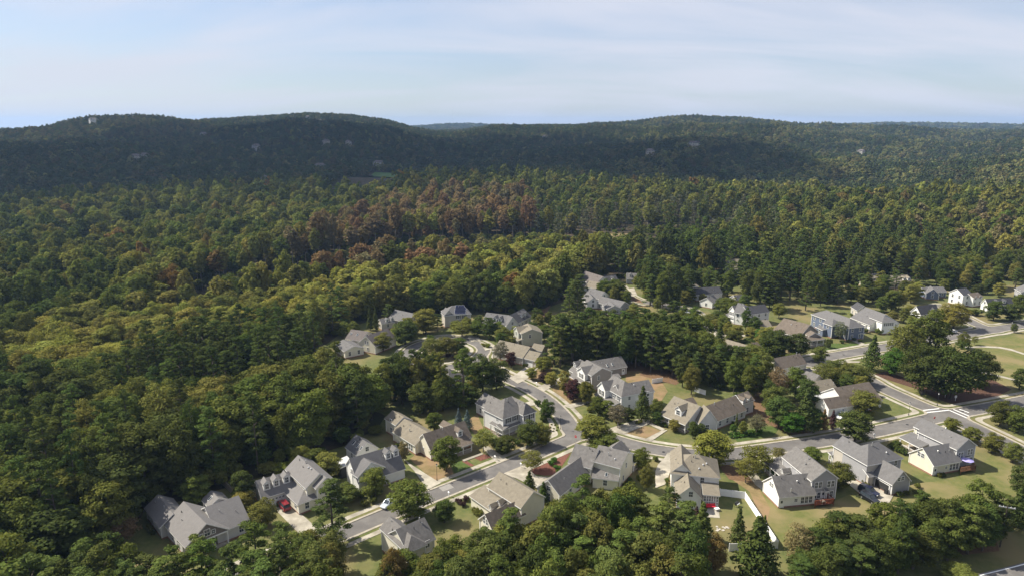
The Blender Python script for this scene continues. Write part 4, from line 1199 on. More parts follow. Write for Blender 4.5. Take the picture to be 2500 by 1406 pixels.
h = House('blue two-storey house with white-framed porches on the green lawn', Z9, 'blue', 'r_blue')
A = h.blk((330, 777), (720, 920), 5.6, r=(470, 728), pitch=.62, hip=(1, 1))
B = h.blk((450, 864), (550, 900), 5.4, W=6.5, pitch=.6, hip=(0, 1))
D = h.blk((640, 892), (840, 886), 5.6, r=(740, 812), pitch=.62, hip=(1, 1))
P = h.blk((690, 968), (885, 972), 2.8, shed=True, W=2.6, pitch=.3, open=True)
S = h.blk((375, 905), (450, 940), 2.9, shed=True, W=2.5, pitch=.2)
h.build()
h = House('white house with a porch under a row of front windows, beside the blue one', Z9, 'white', 'r_blue')
A = h.blk((730, 812), (930, 890), 3.2, r=(1000, 745), pitch=.58)
B = h.blk((925, 810), (1057, 862), 5.4, c=(1205, 852), r=(1062, 765), hip=(0, 1), win=[('+x', .5, 4.3, .7, 1.2, False, 5)])
P = h.blk((1055, 908), (1220, 898), 2.8, shed=True, W=2.2, pitch=.3, open=True)
h.build()
h = House('small beige house whose gable peeps out behind the blue and white pair', Z9, 'beige', 'r_dark')
h.blk((735, 702), (802, 744), 3.6, c=(915, 736), r=(850, 692)); h.build()
h = House('white-sided house with charcoal roof behind the round yellow-green tree', Z9, 'white', 'r_dark')
A = h.blk((1450, 785), (1650, 762), 3.4, c=(1290, 757), r=(1400, 682))
B = h.blk((1492, 742), (1522, 777), 3.4, c=(1625, 770), r=(1572, 728), wall='grey')
P = h.blk((1520, 842), (1640, 836), 2.8, shed=True, W=2.4, pitch=.3, open=True)
h.build()
h = House('tall white two-storey house with a narrow gable beside the side street', Z9, 'white', 'r_dark')
A = h.blk((1885, 592), (1985, 582), 5.6, c=(1740, 553), r=(1822, 520)); B = h.blk((1990, 618), (2090, 602), 4.6, r=(2020, 555), pitch=.55, roof='r_brown')
h.build()
h = House('long white house with broad side gable and dormers at the corner of the side street', Z9, 'white', 'r_dark')
A = h.blk((2135, 692), (2400, 682), 3.6, c=(1900, 672), r=(2070, 603)); A.dorm = [((2220, 672), 1.4, 1.3), ((2300, 668), 1.4, 1.3)]
h.build()
h = House('blue-grey house cut by the right edge above the lawn', Z9, 'grey', 'r_blue')
h.blk((2400, 520), (2470, 560), 4.6, r=(2495, 458), pitch=.62); h.build()
h = House('long tan-roofed house with a row of small white dormers below the woods', Z9, 'cream', 'r_tan')
A = h.blk((930, 472), (1370, 460), 3.0, r=(1005, 388), pitch=.66); A.dorm = [((1005, 452), 1.3, 1.3), ((1045, 455), 1.3, 1.3), ((1085, 458), 1.3, 1.3), ((1285, 440), 1.5, 1.3), ((1330, 436), 1.5, 1.3)]
B = h.blk((950, 412), (1042, 400), 4.4, c=(880, 402), r=(1030, 345), roof='r_dark'); D = h.blk((1250, 470), (1262, 505), 3.0, W=6, pitch=.6)
h.build()
h = House('slate-blue house with a low front gable behind the shrubs', Z9, 'blue', 'r_blue')
A = h.blk((1490, 560), (1720, 556), 3.0, r=(1560, 500), pitch=.62); B = h.blk((1470, 540), (1500, 572), 3.0, c=(1625, 562), r=(1570, 522))
h.build()
h = House('white house glimpsed between tall pine trunks near the right edge', Z9, 'white', 'r_blue')
h.blk((2120, 312), (2390, 272), 4.8, r=(2330, 232), pitch=.6); h.blk((2150, 432), (2270, 412), 3.0, r=(2180, 360), pitch=.6); h.build()
h = House('tan roof barely showing among the pines beyond the neighbourhood', Z9, 'beige', 'r_tan')
h.blk((820, 165), (930, 142), 3.4, r=(880, 112), pitch=.6); h.build()
h = House('white house with slim gable largely hidden by one tall dark pine', Z7, 'white', 'r_tan')
A = h.blk((2010, 405), (2190, 405), 5.8, r=(2060, 300), pitch=.75); B = h.blk((1940, 410), (2010, 440), 3.2, W=6, pitch=.6)
h.build()

# far houses on the wooded hills
HILL_HOUSES = [((228, 303), 24, 'white'), ((333, 400), 20, 'beige'), ((356, 397), 16, 'beige'), ((350, 375), 22, 'beige'), ((498, 339), 22, 'beige'), ((627, 371), 18, 'grey'), ((797, 360), 20, 'beige'), ((752, 296), 18, 'grey'),
               ((782, 305), 14, 'beige'), ((925, 413), 24, 'beige'), ((782, 421), 24, 'grey'), ((1332, 344), 22, 'beige'), ((1694, 366), 32, 'beige'), ((1760, 363), 24, 'beige'), ((2101, 383), 20, 'beige'), ((1586, 385), 18, 'beige'), ((850, 361), 12, 'beige'), ((648, 458), 6, 'white')]
HILL_POS = []
HL = ['white house group on the crest of the left hill', 'pale house above the left valley, lower of a pair', 'pale house with light gable, upper right of the left valley pair', 'grey-roofed villa just above the left valley pair', 'lone villa high on the left hillside',
      'faint grey house low on the central hillside', 'pale villa on the slope below the central crest', 'house close under the central crest', 'small pale house right under the central crest notch', 'villa overlooking the green fairway', 'slate-roofed house left of the fairway',
      'pale villa near the crest between the hills', 'broad stone-coloured mansion on the right hillside', 'arched-roof villa right of the broad mansion', 'pinkish house alone in the right-hand woods', 'small pale house below the broad mansion', 'tiny house beside the central villa', 'tiny white hut above the left treeline']
for (p, size, wl), lb in zip(HILL_HOUSES, HL):
    P = at_ground(p)
    HILL_POS.append((P.x, P.y))
    z = zt(P.x, P.y)
    d = Vector((P.x, P.y)).normalized(); rgt = Vector((d.y, -d.x))
    z_b = z + 6.0
    root = thing('hill_house', lb, 'house', (P.x, P.y, z_b), math.atan2(rgt.y, rgt.x) + random.uniform(-.5, .5))
    sx = size * 0.29; sy = 3.8; he = 5.2
    for k, (ox, oy, lx, ly, hh) in enumerate(((0, 0, sx, sy, he), (sx * .7, -3.5, sx * .45, 4.5, he - 1.2), (-sx * .75, -1.5, sx * .4, 4, he - 1.8))):
        m = MB().box(ox - lx, ox + lx, oy - ly, oy + ly, -7, hh); m.build('wall', M[wl], root)
        rr = MB(); e = .5; zz = hh + ly * .7
        if k == 0:
            rr.poly([(ox - lx - e, oy - ly - e, hh), (ox + lx + e, oy - ly - e, hh), (ox + lx * .6, oy, zz), (ox - lx * .6, oy, zz)]); rr.poly([(ox + lx + e, oy + ly + e, hh), (ox - lx - e, oy + ly + e, hh), (ox - lx * .6, oy, zz), (ox + lx * .6, oy, zz)])
            rr.poly([(ox - lx - e, oy + ly + e, hh), (ox - lx - e, oy - ly - e, hh), (ox - lx * .6, oy, zz)]); rr.poly([(ox + lx + e, oy - ly - e, hh), (ox + lx + e, oy + ly + e, hh), (ox + lx * .6, oy, zz)])
        else:
            rr.poly([(ox - lx - e, oy - ly - e, hh), (ox, oy - ly - e, hh + lx * .8), (ox, oy + ly, hh + lx * .8), (ox - lx - e, oy + ly, hh)]); rr.poly([(ox + lx + e, oy + ly, hh), (ox, oy + ly, hh + lx * .8), (ox, oy - ly - e, hh + lx * .8), (ox + lx + e, oy - ly - e, hh)])
        rr.build('roof', M['r_plum'] if wl != 'white' else M['r_mid'], root)
        for i in range(max(2, int(lx / 1.8))):
            for zz in (1.7, 4.6):
                xx = ox - lx + (i + .5) * 2 * lx / max(2, int(lx / 1.8))
                fm, pm, sm = window_meshes(1.2, 1.6); o = link('window', fm, root, (xx, oy - ly - .01, zz)); link('pane', pm, o)
# ---------------------------------------------------------------- trees: prototypes
def quads(P, Nrm, size, asp, rs):
    """leaf quads at P facing Nrm"""
    n = len(P)
    a = rs.normal(size=(n, 3)); t = np.cross(Nrm, a); t /= np.linalg.norm(t, axis=1, keepdims=True) + 1e-9
    b = np.cross(Nrm, t)
    s = (size * rs.uniform(0.65, 1.3, n))[:, None]
    t = t * s; b = b * s * asp
    V = np.stack([P - t - b * .6, P + t * .2 - b, P + t + b * .6, P - t * .2 + b], 1).reshape(-1, 3)
    return V
def leaf_mesh(name, V, mat, trunk=None, tmat=None):
    n = len(V) // 4
    F = np.arange(4 * n).reshape(n, 4)
    if trunk is None:
        me = bpy.data.meshes.new(name)
        me.vertices.add(4 * n); me.vertices.foreach_set('co', V.astype(np.float32).ravel())
        me.loops.add(4 * n); me.loops.foreach_set('vertex_index', F.ravel().astype(np.int32))
        me.polygons.add(n); me.polygons.foreach_set('loop_start', np.arange(0, 4 * n, 4, dtype=np.int32))
        me.materials.append(mat); me.update(calc_edges=True)
        return me
    VV = V.tolist() + trunk.V; FF = F.tolist() + [[i + 4 * n for i in f] for f in trunk.F]
    return mesh_of(name, VV, FF, [mat, tmat], [0] * n + [1] * len(trunk.F))
def clump(c, r, n, size, rs, flat=0.8, asp=0.75, out=0.75):
    d = rs.normal(size=(n, 3)); d /= np.linalg.norm(d, axis=1, keepdims=True)
    d[:, 2] = np.where(d[:, 2] < -0.25, -d[:, 2], d[:, 2])
    rr = r * (rs.uniform(0.5, 1.05, n) + rs.exponential(.09, n))[:, None]
    P = np.array(c) + d * rr * np.array([1, 1, flat])
    nr = d * (out + .35) + rs.normal(size=(n, 3)) * 0.42 + np.array([0, 0, 0.25]); nr /= np.linalg.norm(nr, axis=1, keepdims=True)
    return quads(P, nr, size, asp, rs)
def limb_tree(H, r0, rs, k=6, lo=0.35, spread=0.25, straight=False):
    m = MB()
    n = 5
    pts = [(rs.normal() * .012 * H * i / n * (0.4 if straight else 1), rs.normal() * .012 * H * i / n * (0.4 if straight else 1), H * i / n - 0.3 * (i == 0)) for i in range(n + 1)]
    m.tube(pts, [r0 * (1.25 if i == 0 else 1 - .82 * i / n) for i in range(n + 1)], 7)
    for i in range(k):
        z = H * (lo + (0.9 - lo) * i / k); a = rs.uniform(0, 6.28); L_ = H * spread * rs.uniform(.7, 1.1) * (1.15 - z / H)
        b = (math.cos(a) * L_, math.sin(a) * L_, z + L_ * .55)
        m.tube([(0, 0, z), (b[0] * .5, b[1] * .5, z + L_ * .35), b], [r0 * .42, r0 * .26, r0 * .08], 5)
    return m
def broadleaf(seed, H=18., cr=5.2, cb=0.22, n=30, leaves=230, leaf=0.27, shape=1.0):
    rs = np.random.default_rng(seed); V = []
    c0 = np.array([0, 0, H * (cb + (1 - cb) * .5)]); rz = H * (1 - cb) * .5
    for i in range(n):
        th = i * 2.399 + rs.uniform(-.4, .4); u = 1 - 1.92 * (i + .5) / n
        q = math.sqrt(max(1 - u * u, 0)); k = rs.uniform(.55, .84)
        w_ = (1.0 if u > 0 else 1 - .25 * abs(u) * shape)
        c = c0 + np.array([math.cos(th) * q * cr * k * w_, math.sin(th) * q * cr * k * w_, u * rz * k])
        r = cr * rs.uniform(.27, .42)
        V.append(clump(c, r, int(leaves * rs.uniform(.8, 1.2)), leaf, rs))
    V.append(clump(c0, cr * .55, int(leaves * 1.6), leaf * 1.3, rs))
    return np.concatenate(V)
def pine(seed, H=22., cr=3.3, cb=0.5, n=26, leaves=170, leaf=0.24):
    rs = np.random.default_rng(seed); V = []
    for i in range(n):
        t = (i + .5) / n; z = H * (cb + (1 - cb) * t)
        R_ = cr * (1 - .60 * t ** 3) * (0.75 + .25 * min(t * 5, 1))
        th = i * 2.399 + rs.uniform(-.6, .6); k = rs.uniform(.25, .95)
        V.append(clump((math.cos(th) * R_ * k, math.sin(th) * R_ * k, z + rs.uniform(-.4, .4)), cr * rs.uniform(.26, .40) * (1 - .3 * t), int(leaves * rs.uniform(.7, 1.2)), leaf, rs, .62, .38, .5))
    V.append(clump((0, 0, H * .97), cr * .3, leaves, leaf, rs, 1.0, .4, .5))
    return np.concatenate(V)
def cone(seed, H=10., cr=2.4, n=26, leaves=150, leaf=0.22, cb=.06):
    rs = np.random.default_rng(seed); V = []
    for i in range(n):
        t = (i + .5) / n; z = H * (cb + (1 - cb) * t * .95); R_ = cr * (1 - t) ** .8 * min(1, .55 + t * 5)
        th = i * 2.399; k = .62
        V.append(clump((math.cos(th) * R_ * k, math.sin(th) * R_ * k, z), max(R_ * .62, .4), int(leaves * (1.15 - .6 * t)), leaf, rs, 1.0, .6, .8))
    V.append(clump((0, 0, H * .96), .3, leaves // 3, leaf * .8, rs, 2.0))
    return np.concatenate(V)
def shrub(seed, r=1.0, n=9, leaves=70, leaf=0.13):
    rs = np.random.default_rng(seed); V = []
    for i in range(n):
        th = i * 2.399; k = rs.uniform(.2, .62); V.append(clump((math.cos(th) * r * k, math.sin(th) * r * k, r * rs.uniform(.35, .75)), r * rs.uniform(.38, .52), leaves, leaf, rs, .9))
    return np.concatenate(V)
PROTO = {}
for i in range(6):
    rs = np.random.default_rng(100 + i)
    asp = (5.4, 4.8, 5.8, 4.4, 5.1, 5.6)[i]
    PROTO[('b', i)] = (leaf_mesh('crown', broadleaf(10 + i, 18, asp, (-.06, -.02, -.08, .0, -.04, .0)[i], (30, 26, 34, 24, 30, 28)[i]), M['leaf']), limb_tree(15.5, .30, rs).mesh('trunk', M['bark']), 18., asp)
for i in range(5):
    rs = np.random.default_rng(200 + i); cr = (3.4, 3.0, 3.8, 3.2, 2.8)[i]
    PROTO[('p', i)] = (leaf_mesh('crown', pine(30 + i, 22, cr, (.18, .32, .14, .22, .10)[i], (34, 26, 38, 32, 38)[i]), M['needle']), limb_tree(21, .26, rs, 9, .45, .16, True).mesh('trunk', M['bark']), 22., cr)
for i in range(3):
    rs = np.random.default_rng(300 + i); cr = (2.6, 2.2, 3.0)[i]
    PROTO[('c', i)] = (leaf_mesh('crown', cone(40 + i, 10, cr), M['needle']), limb_tree(9, .16, rs, 4, .3, .12, True).mesh('trunk', M['bark']), 10., cr)
for i in range(3):
    rs = np.random.default_rng(400 + i)
    st = MB()
    for k in range(5):
        a = k * 1.257; st.tube([(0, 0, -.1), (math.cos(a) * .3, math.sin(a) * .3, .45), (math.cos(a) * .5, math.sin(a) * .5, .85)], [.05, .035, .015], 5)
    PROTO[('s', i)] = (leaf_mesh('leaves', shrub(50 + i), M['leaf']), st.mesh('stem', M['bark']), 1.2, 1.05)
for i in range(3):      # thin-crowned trees: half-bare in autumn, pale limbs show
    rs = np.random.default_rng(500 + i)
    PROTO[('t', i)] = (leaf_mesh('crown', broadleaf(60 + i, 18, 4.6, .14, 30, 95, .24), M['leaf']), limb_tree(17, .22, rs, 14, .3, .3).mesh('trunk', M['pale_bark']), 18., 4.6)
# coarse ones for the woods farther off (trunk and crown in one mesh)
low = bpy.data.collections.new('far_trees')
LOWN = []
def add_low(V, trunk, nm):
    o = bpy.data.objects.new(nm, leaf_mesh(nm, V, M['leaf'] if 'pine' not in nm else M['needle'], trunk, M['pale_bark'] if 'edge' in nm else M['bark'])); low.objects.link(o); LOWN.append(nm)
for i in range(4):      # 0-3 broadleaf
    tr = MB().tube([(0, 0, -1), (0, 0, 12)], [.3, .12], 5)
    add_low(broadleaf(70 + i, 18, (5.4, 4.9, 5.9, 5.1)[i], .03, 26, 58, .58), tr, 'a%d_far_broadleaf' % i)
for i in range(3):      # 4-6 pine
    tr = MB().tube([(0, 0, -1), (0, 0, 20)], [.28, .1], 5)
    add_low(pine(80 + i, 22, (3.6, 3.2, 4.0)[i], (.16, .24, .14)[i], 26, 46, .48), tr, 'b%d_far_pine' % i)
for i in range(2):      # 7-8 edge trees with long pale trunks
    tr = limb_tree(19, .22, np.random.default_rng(600 + i), 8, .35, .2)
    add_low(broadleaf(90 + i, 21, 4.2, .3, 20, 52, .55), tr, 'c%d_far_edge_tree' % i)
for i in range(3):      # 9-11 very coarse, for the hills
    tr = MB().tube([(0, 0, -1), (0, 0, 10)], [.3, .1], 4)
    add_low(broadleaf(95 + i, 17, (5.6, 5.2, 6.2)[i], .0, 15, 22, 1.05), tr, 'd%d_hill_tree' % i)

TINT = dict(g=(.116, .138, .033), dg=(.080, .103, .028), yg=(.195, .200, .042), br=(.078, .150, .028), ol=(.152, .160, .040), ru=(.225, .155, .072), ye=(.262, .256, .060), pu=(.078, .044, .040), orr=(.210, .146, .050), bl=(.125, .160, .150), pn=(.098, .127, .033), pd=(.070, .093, .026), yo=(.205, .203, .050), tan=(.200, .165, .078), gy=(.150, .150, .085))
NAMES = dict(b='garden_tree', p='pine_tree', c='conifer_tree', s='shrub', t='thin_tree')
CATS = dict(b='tree', p='pine', c='conifer', s='shrub', t='tree')
def jit(t, a=.16):
    k = .86 * (1 + random.uniform(-a, a)); return [min(1, max(0.003, v * k * (1 + random.uniform(-.08, .08)))) for v in t]
NTREE = 0
def plant(kind, x, y, H, rad, tint, label, group=None, z=None, var=None, name=None, cat=None, wild=False):
    """one tree or shrub: an Empty with its own trunk and crown (meshes shared between alike plants)"""
    global NTREE
    ks = [k for k in PROTO if k[0] == kind]
    if kind == 'b': ks = ks[3:] if wild else ks[:3]
    k = ks[(var if var is not None else random.randrange(len(ks))) % len(ks)]
    cm, tm, H0, r0 = PROTO[k]
    o = thing(name or NAMES[kind], label, cat or CATS[kind], (x, y, zt(x, y) if z is None else z), random.uniform(0, 6.28), group)
    sz, sr = H / H0, rad / r0
    t = link('trunk' if kind != 's' else 'stem', tm, o); t.scale = (max(sr, sz * .7), max(sr, sz * .7), sz)
    c = link('crown' if kind != 's' else 'leaves', cm, o); c.scale = (sr, sr, sz); c['tint'] = jit(TINT[tint] if isinstance(tint, str) else tint)
    NTREE += 1
    return o
def T(kind, x, ytop, ybase, wpx, tint, label, group=None, f=ID, var=None):
    """plant placed by the pixels of its foot, its top and its width"""
    (x, yb), (_, yt) = f((x, ybase)), f((x, ytop))
    P = at((x, yb))
    z = 5.0
    for _ in range(14):
        a, b = proj((P.x, P.y, z)), proj((P.x, P.y, z + .1)); z += (yt - a[1]) / ((b[1] - a[1]) / .1)
    k = proj((P.x, P.y, z / 2))[2]
    plant(kind, P.x, P.y, max(z, .5), max(wpx / 2 * k / FPX, .35), tint, label, group, 0.0, var)
    return P
# ---------------------------------------------------------------- garden and street trees, one by one
Zb = Zf(900, 900, 3.605); Zc = Zf(1350, 800, 3.605); Zd = Zf(1350, 1050, 3.95); Ze = Zf(1800, 980, 3.3)
YARD = [
    ('b', 1090, 1053, 1150, 74, 'g', 'rounded green tree on the dry lawn before the L-shaped cream house'),
    ('t', 1180, 1045, 1103, 52, 'ol', 'olive tree over the mulch bed beside the L-shaped house'),
    ('b', 1232, 1060, 1106, 58, 'dg', 'dark spreading tree at the corner of the wrap-around porch'),
    ('b', 1292, 1024, 1088, 62, 'dg', 'broad dark tree hiding the wrap-around porch'),
    ('b', 1322, 1030, 1088, 46, 'ol', 'olive-brown tree beside the wrap-around porch and sandy bed'),
    ('b', 1335, 973, 1024, 40, 'dg', 'small dense round tree right of the hipped two-storey house'),
    ('c', 1120, 996, 1045, 24, 'bl', 'blue-grey spruce, slimmer of two behind the L-shaped house'),
    ('c', 1141, 1000, 1052, 30, 'bl', 'blue-grey spruce, fuller of two behind the L-shaped house'),
    ('b', 1060, 1000, 1050, 44, 'g', 'small green tree in the yard behind the L-shaped house'),
    ('t', 1299, 1097, 1150, 60, 'ol', 'round olive tree standing in red mulch across the street'),
    ('b', 1448, 1008, 1082, 84, 'yg', 'yellow-green street tree on the bend of the corner verge'),
    ('b', 1478, 1055, 1097, 80, 'g', 'low wide green tree below the yellow-green corner tree'),
    ('b', 1737, 1048, 1132, 98, 'yg', 'large yellow-green maple on the verge before the hipped tan roof'),
    ('b', 1645, 1022, 1052, 30, 'yo', 'golden bush-like tree in front of the long porch'),
    ('b', 1691, 1022, 1070, 27, 'pn', 'narrow green tree against the lilac-grey gable'),
    ('b', 1712, 1030, 1066, 26, 'dg', 'dark rounded tree right of the lilac-grey gable'),
    ('c', 1797, 1008, 1046, 10, 'g', 'slim cypress against the long brown wing'),
    ('b', 1813, 1024, 1062, 22, 'yg', 'small bright yellow tree by the clipped hedge'),
    ('b', 1790, 1034, 1054, 18, 'br', 'round bright green bush beside the yellow tree'),
    ('t', 1846, 1012, 1058, 50, 'gy', 'thin grey-olive tree right of the clipped hedge'),
    ('b', 1930, 998, 1058, 62, 'br', 'vivid green dome-shaped tree beside the curved lawn'),
    ('b', 1888, 935, 1030, 64, 'g', 'tall green tree behind the vivid dome tree'),
    ('c', 1962, 950, 1054, 60, 'dg', 'dark conifer right of the vivid dome tree'),
    ('b', 1985, 985, 1056, 46, 'dg', 'dark leafy tree beside the red-leaved pair'),
    ('c', 2009, 998, 1050, 24, 'ru', 'red-leaved small tree by the white gable, left one'),
    ('c', 2031, 1000, 1046, 22, 'pu', 'purple-red small tree by the white gable, right one'),
    ('t', 1896, 893, 985, 56, 'ru', 'rust-coloured half-dead tree before the cream gable'),
    ('b', 1940, 886, 975, 52, 'g', 'green tree right of the rust-coloured one'),
    ('b', 1968, 915, 1000, 58, 'dg', 'dark green tree above the white flat roof'),
    ('b', 1900, 955, 1045, 70, 'pn', 'deep green tree in the grove behind the long brown wing'),
    ('b', 2108, 948, 1012, 74, 'ol', 'olive crowned tree over the right end of the streaked roof'),
    ('b', 2086, 998, 1078, 84, 'dg', 'wide dark tree standing on the verge before the white-gabled house'),
    ('t', 1846, 1084, 1152, 84, 'ol', 'spreading olive tree left of the grey deck house'),
    ('t', 1820, 1112, 1178, 62, 'ol', 'brown-olive tree over pine straw beside the white fence'),
    ('t', 1900, 1090, 1124, 36, 'ol', 'small olive tree at the street before the grey deck house'),
    ('b', 1982, 1086, 1128, 48, 'g', 'green tree between street and grey deck house roof'),
    ('b', 2047, 1126, 1190, 66, 'g', 'leafy green tree shading the drive of the open garage'),
    ('b', 2322, 1018, 1054, 38, 'ol', 'small olive street tree nearest the crossing'),
    ('b', 2371, 1037, 1080, 46, 'ol', 'olive street tree, second from the crossing'),
    ('b', 2421, 1055, 1104, 50, 'ol', 'olive street tree, third from the crossing in a mulch ring'),
    ('b', 2472, 1078, 1128, 46, 'ol', 'olive street tree, fourth from the crossing'),
    ('b', 2440, 974, 1040, 56, 'g', 'green tree on the corner lawn across the crossing'),
    ('b', 2486, 990, 1055, 66, 'g', 'wider green tree at the right edge past the crossing'),
    ('b', 2488, 895, 950, 40, 'dg', 'dark tree at the right edge of the park lawn'),
    ('c', 2126, 818, 905, 50, 'dg', 'dark egg-shaped evergreen left of the oaks'),
    ('b', 2178, 848, 916, 60, 'br', 'bright green tree in front of the oaks'),
    ('b', 2250, 835, 962, 110, 'dg', 'massive dark oak over the mulch, left half of the cluster'),
    ('b', 2320, 830, 972, 130, 'dg', 'massive dark oak over the mulch, right half of the cluster'),
    ('b', 2390, 845, 945, 80, 'dg', 'dark oak at the right end of the cluster'),
    ('b', 2205, 785, 900, 84, 'ol', 'brownish tall tree behind the oak cluster'),
    ('b', 2262, 750, 885, 96, 'g', 'tall green tree behind the oak cluster'),
    ('b', 2350, 808, 850, 30, 'ol', 'small tree at the wide road right of the parked white car'),
    ('b', 2327, 736, 802, 74, 'yg', 'round yellow-green tree beside the side street'),
    ('b', 2425, 728, 782, 46, 'dg', 'dark tree before the long white house'),
    ('b', 2470, 735, 785, 56, 'dg', 'second dark tree before the long white house'),
    ('b', 2490, 712, 760, 40, 'g', 'green tree right of the long white house'),
    ('b', 2475, 788, 812, 16, 'g', 'young tree on the park edge by the wide road'),
    ('t', 2378, 818, 842, 18, 'ol', 'staked sapling on the park lawn'),
    ('b', 2040, 876, 918, 60, 'g', 'green bushy tree at the lawn corner by the shrubs'),
    ('b', 2080, 886, 936, 60, 'g', 'bushy tree beside the curving street, behind the tan hip roof'),
    ('b', 2108, 896, 938, 46, 'g', 'bushy tree next to the mulch edge of the park'),
    ('t', 2010, 885, 940, 62, 'ol', 'olive thin tree between the cream house and the shrubs'),
    ('b', 2000, 840, 885, 40, 'g', 'small green tree at the corner of the wide road'),
    ('b', 1890, 798, 872, 78, 'dg', 'dark tree before the brown craftsman house'),
    ('b', 1945, 810, 872, 64, 'dg', 'dark tree left of the craftsman porch'),
    ('b', 1865, 800, 838, 46, 'br', 'bright green tree left of the craftsman house'),
    ('b', 1840, 835, 900, 70, 'ol', 'olive tree behind the middle pine grove'),
    ('s', 2022, 825, 849, 18, 'dg', 'big round clipped shrub beside the craftsman porch'),
    ('t', 2050, 783, 832, 34, 'gy', 'thin grey-green tree before the blue house'),
    ('b', 1842, 770, 812, 34, 'dg', 'dark tree right of the columned white house'),
    ('c', 1757, 790, 835, 26, 'dg', 'dark egg-shaped evergreen by the curving street'),
    ('b', 1820, 748, 805, 24, 'pn', 'slim tree before the columned white house'),
    ('b', 1735, 765, 790, 44, 'g', 'low spreading tree beside the curving street'),
    ('b', 1775, 720, 770, 50, 'g', 'green tree below the navy-roofed house'),
    ('b', 1040, 748, 815, 60, 'yo', 'yellowing round tree at the top of the turning circle'),
    ('b', 990, 775, 840, 66, 'dg', 'dark round tree left of the turning circle'),
    ('b', 935, 810, 858, 50, 'ol', 'olive tree hiding the cream gable'),
    ('c', 904, 752, 806, 18, 'pn', 'slim cypress, left of two by the woods'),
    ('c', 918, 748, 808, 18, 'pn', 'slim cypress, right of two by the woods'),
    ('t', 1055, 822, 874, 56, 'ol', 'olive tree on the turning-circle island, left one'),
    ('b', 1090, 820, 868, 60, 'ol', 'olive-green tree in the middle of the turning-circle island'),
    ('b', 1118, 818, 862, 44, 'g', 'green tree on the right of the turning-circle island'),
    ('b', 1052, 815, 845, 24, 'pn', 'small dark tree at the back of the turning circle'),
    ('t', 1128, 782, 822, 60, 'ol', 'brownish tree before the solar-panelled house'),
    ('b', 1165, 780, 822, 40, 'g', 'green tree right of the solar-panelled house'),
    ('b', 1195, 770, 828, 36, 'dg', 'dark upright tree before the paired dormers'),
    ('b', 1228, 793, 838, 42, 'ol', 'olive round tree by the drive of the sage house'),
    ('b', 1262, 795, 830, 38, 'yg', 'bright lime tree in front of the sage house'),
    ('b', 1248, 855, 898, 28, 'pu', 'purple-leaved tree before the low tan roof'),
    ('t', 1222, 830, 888, 42, 'gy', 'thin grey-green tree over the low tan roof'),
    ('b', 1328, 868, 905, 44, 'ol', 'olive tree by the white garage door'),
    ('b', 1298, 894, 926, 30, 'yo', 'golden shrub-like tree beside the white garage drive'),
    ('b', 1330, 905, 932, 34, 'pu', 'dull purple small tree beyond the white garage drive'),
    ('b', 1085, 905, 1000, 62, 'g', 'green tree before the brick house, left one'),
    ('p', 1132, 852, 995, 60, 'g', 'tall feathery tree before the brick house'),
    ('p', 1078, 860, 1000, 44, 'ol', 'tall thin olive tree at the brick house corner'),
    ('b', 1178, 862, 955, 70, 'dg', 'tall dark tree by the bend, left one'),
    ('b', 1212, 872, 950, 64, 'dg', 'tall dark tree by the bend, right one'),
    ('b', 1030, 925, 1010, 66, 'g', 'leafy green tree left of the brick house'),
    ('b', 1400, 920, 978, 44, 'pu', 'purple-leaved tree before the taupe house'),
    ('b', 1428, 930, 982, 46, 'ol', 'dusky olive tree beside the purple-leaved one'),
    ('b', 1460, 962, 1014, 44, 'g', 'green tree in front of the hipped white house porch'),
    ('t', 1508, 985, 1042, 52, 'gy', 'brownish thin tree over the round golden shrub'),
    ('b', 1533, 990, 1030, 34, 'dg', 'dark shrub-tree at the hipped white house corner'),
    ('c', 1567, 942, 1026, 48, 'dg', 'dark pointed magnolia beside the hipped white house'),
    ('b', 1602, 972, 1018, 36, 'g', 'green tree left of the long porch'),
    ('b', 1604, 1000, 1035, 30, 'dg', 'dark bush-tree at the left porch corner'),
    ('b', 916, 1135, 1212, 66, 'ol', 'olive tree hiding the cross-gable house front'),
    ('b', 1000, 1162, 1262, 108, 'g', 'large pale-green tree by the parked silver car'),
    ('b', 985, 1075, 1125, 28, 'tan', 'bare brown shrub-tree at the dormered corner'),
    ('b', 646, 1215, 1285, 66, 'ol', 'round olive tree before the garage of the three dormers'),
    ('p', 815, 1175, 1330, 90, 'pn', 'tall open pine at the left street side'),
    ('b', 850, 1180, 1225, 60, 'g', 'green bushes-like tree between the dormer houses'),
    ('b', 1085, 1213, 1275, 54, 'dg', 'dark tree at the court of the tan-roofed house'),
    ('c', 1292, 1150, 1205, 42, 'dg', 'dark conifer beside the pale drive'),
    ('c', 1326, 1175, 1225, 30, 'pn', 'smaller conifer below the pale drive'),
    ('b', 1565, 1090, 1145, 46, 'g', 'green tree beside the narrow white porch'),
    ('b', 1578, 1130, 1195, 38, 'ol', 'tall olive shrub-tree left of the curved drive'),
    ('c', 1712, 1226, 1318, 56, 'pn', 'young green conifer beside the paved patio'),
    ('c', 1700, 1235, 1262, 22, 'pu', 'dark red bush at the white rear gable'),
    ('c', 1800, 1240, 1332, 46, 'pn', 'green conifer inside the white fence, upper one'),
    ('c', 1842, 1262, 1410, 118, 'dg', 'big dark spruce inside the white fence'),
    ('c', 1862, 1258, 1330, 34, 'g', 'shaggy green conifer against the white fence'),
    ('t', 1945, 1272, 1395, 80, 'tan', 'brownish sparse tree below the white fence corner'),
    ('b', 2340, 1380, 1425, 84, 'yo', 'golden-olive round tree at the back road'),
    ('b', 1500, 1378, 1500, 70, 'yo', 'yellow-green round tree at the bottom of the tree belt'),
    ('b', 1415, 1372, 1500, 66, 'g', 'green round tree at the bottom of the tree belt'),
    ('b', 1640, 1322, 1440, 58, 'orr', 'orange-brown tree in the lower tree belt'),
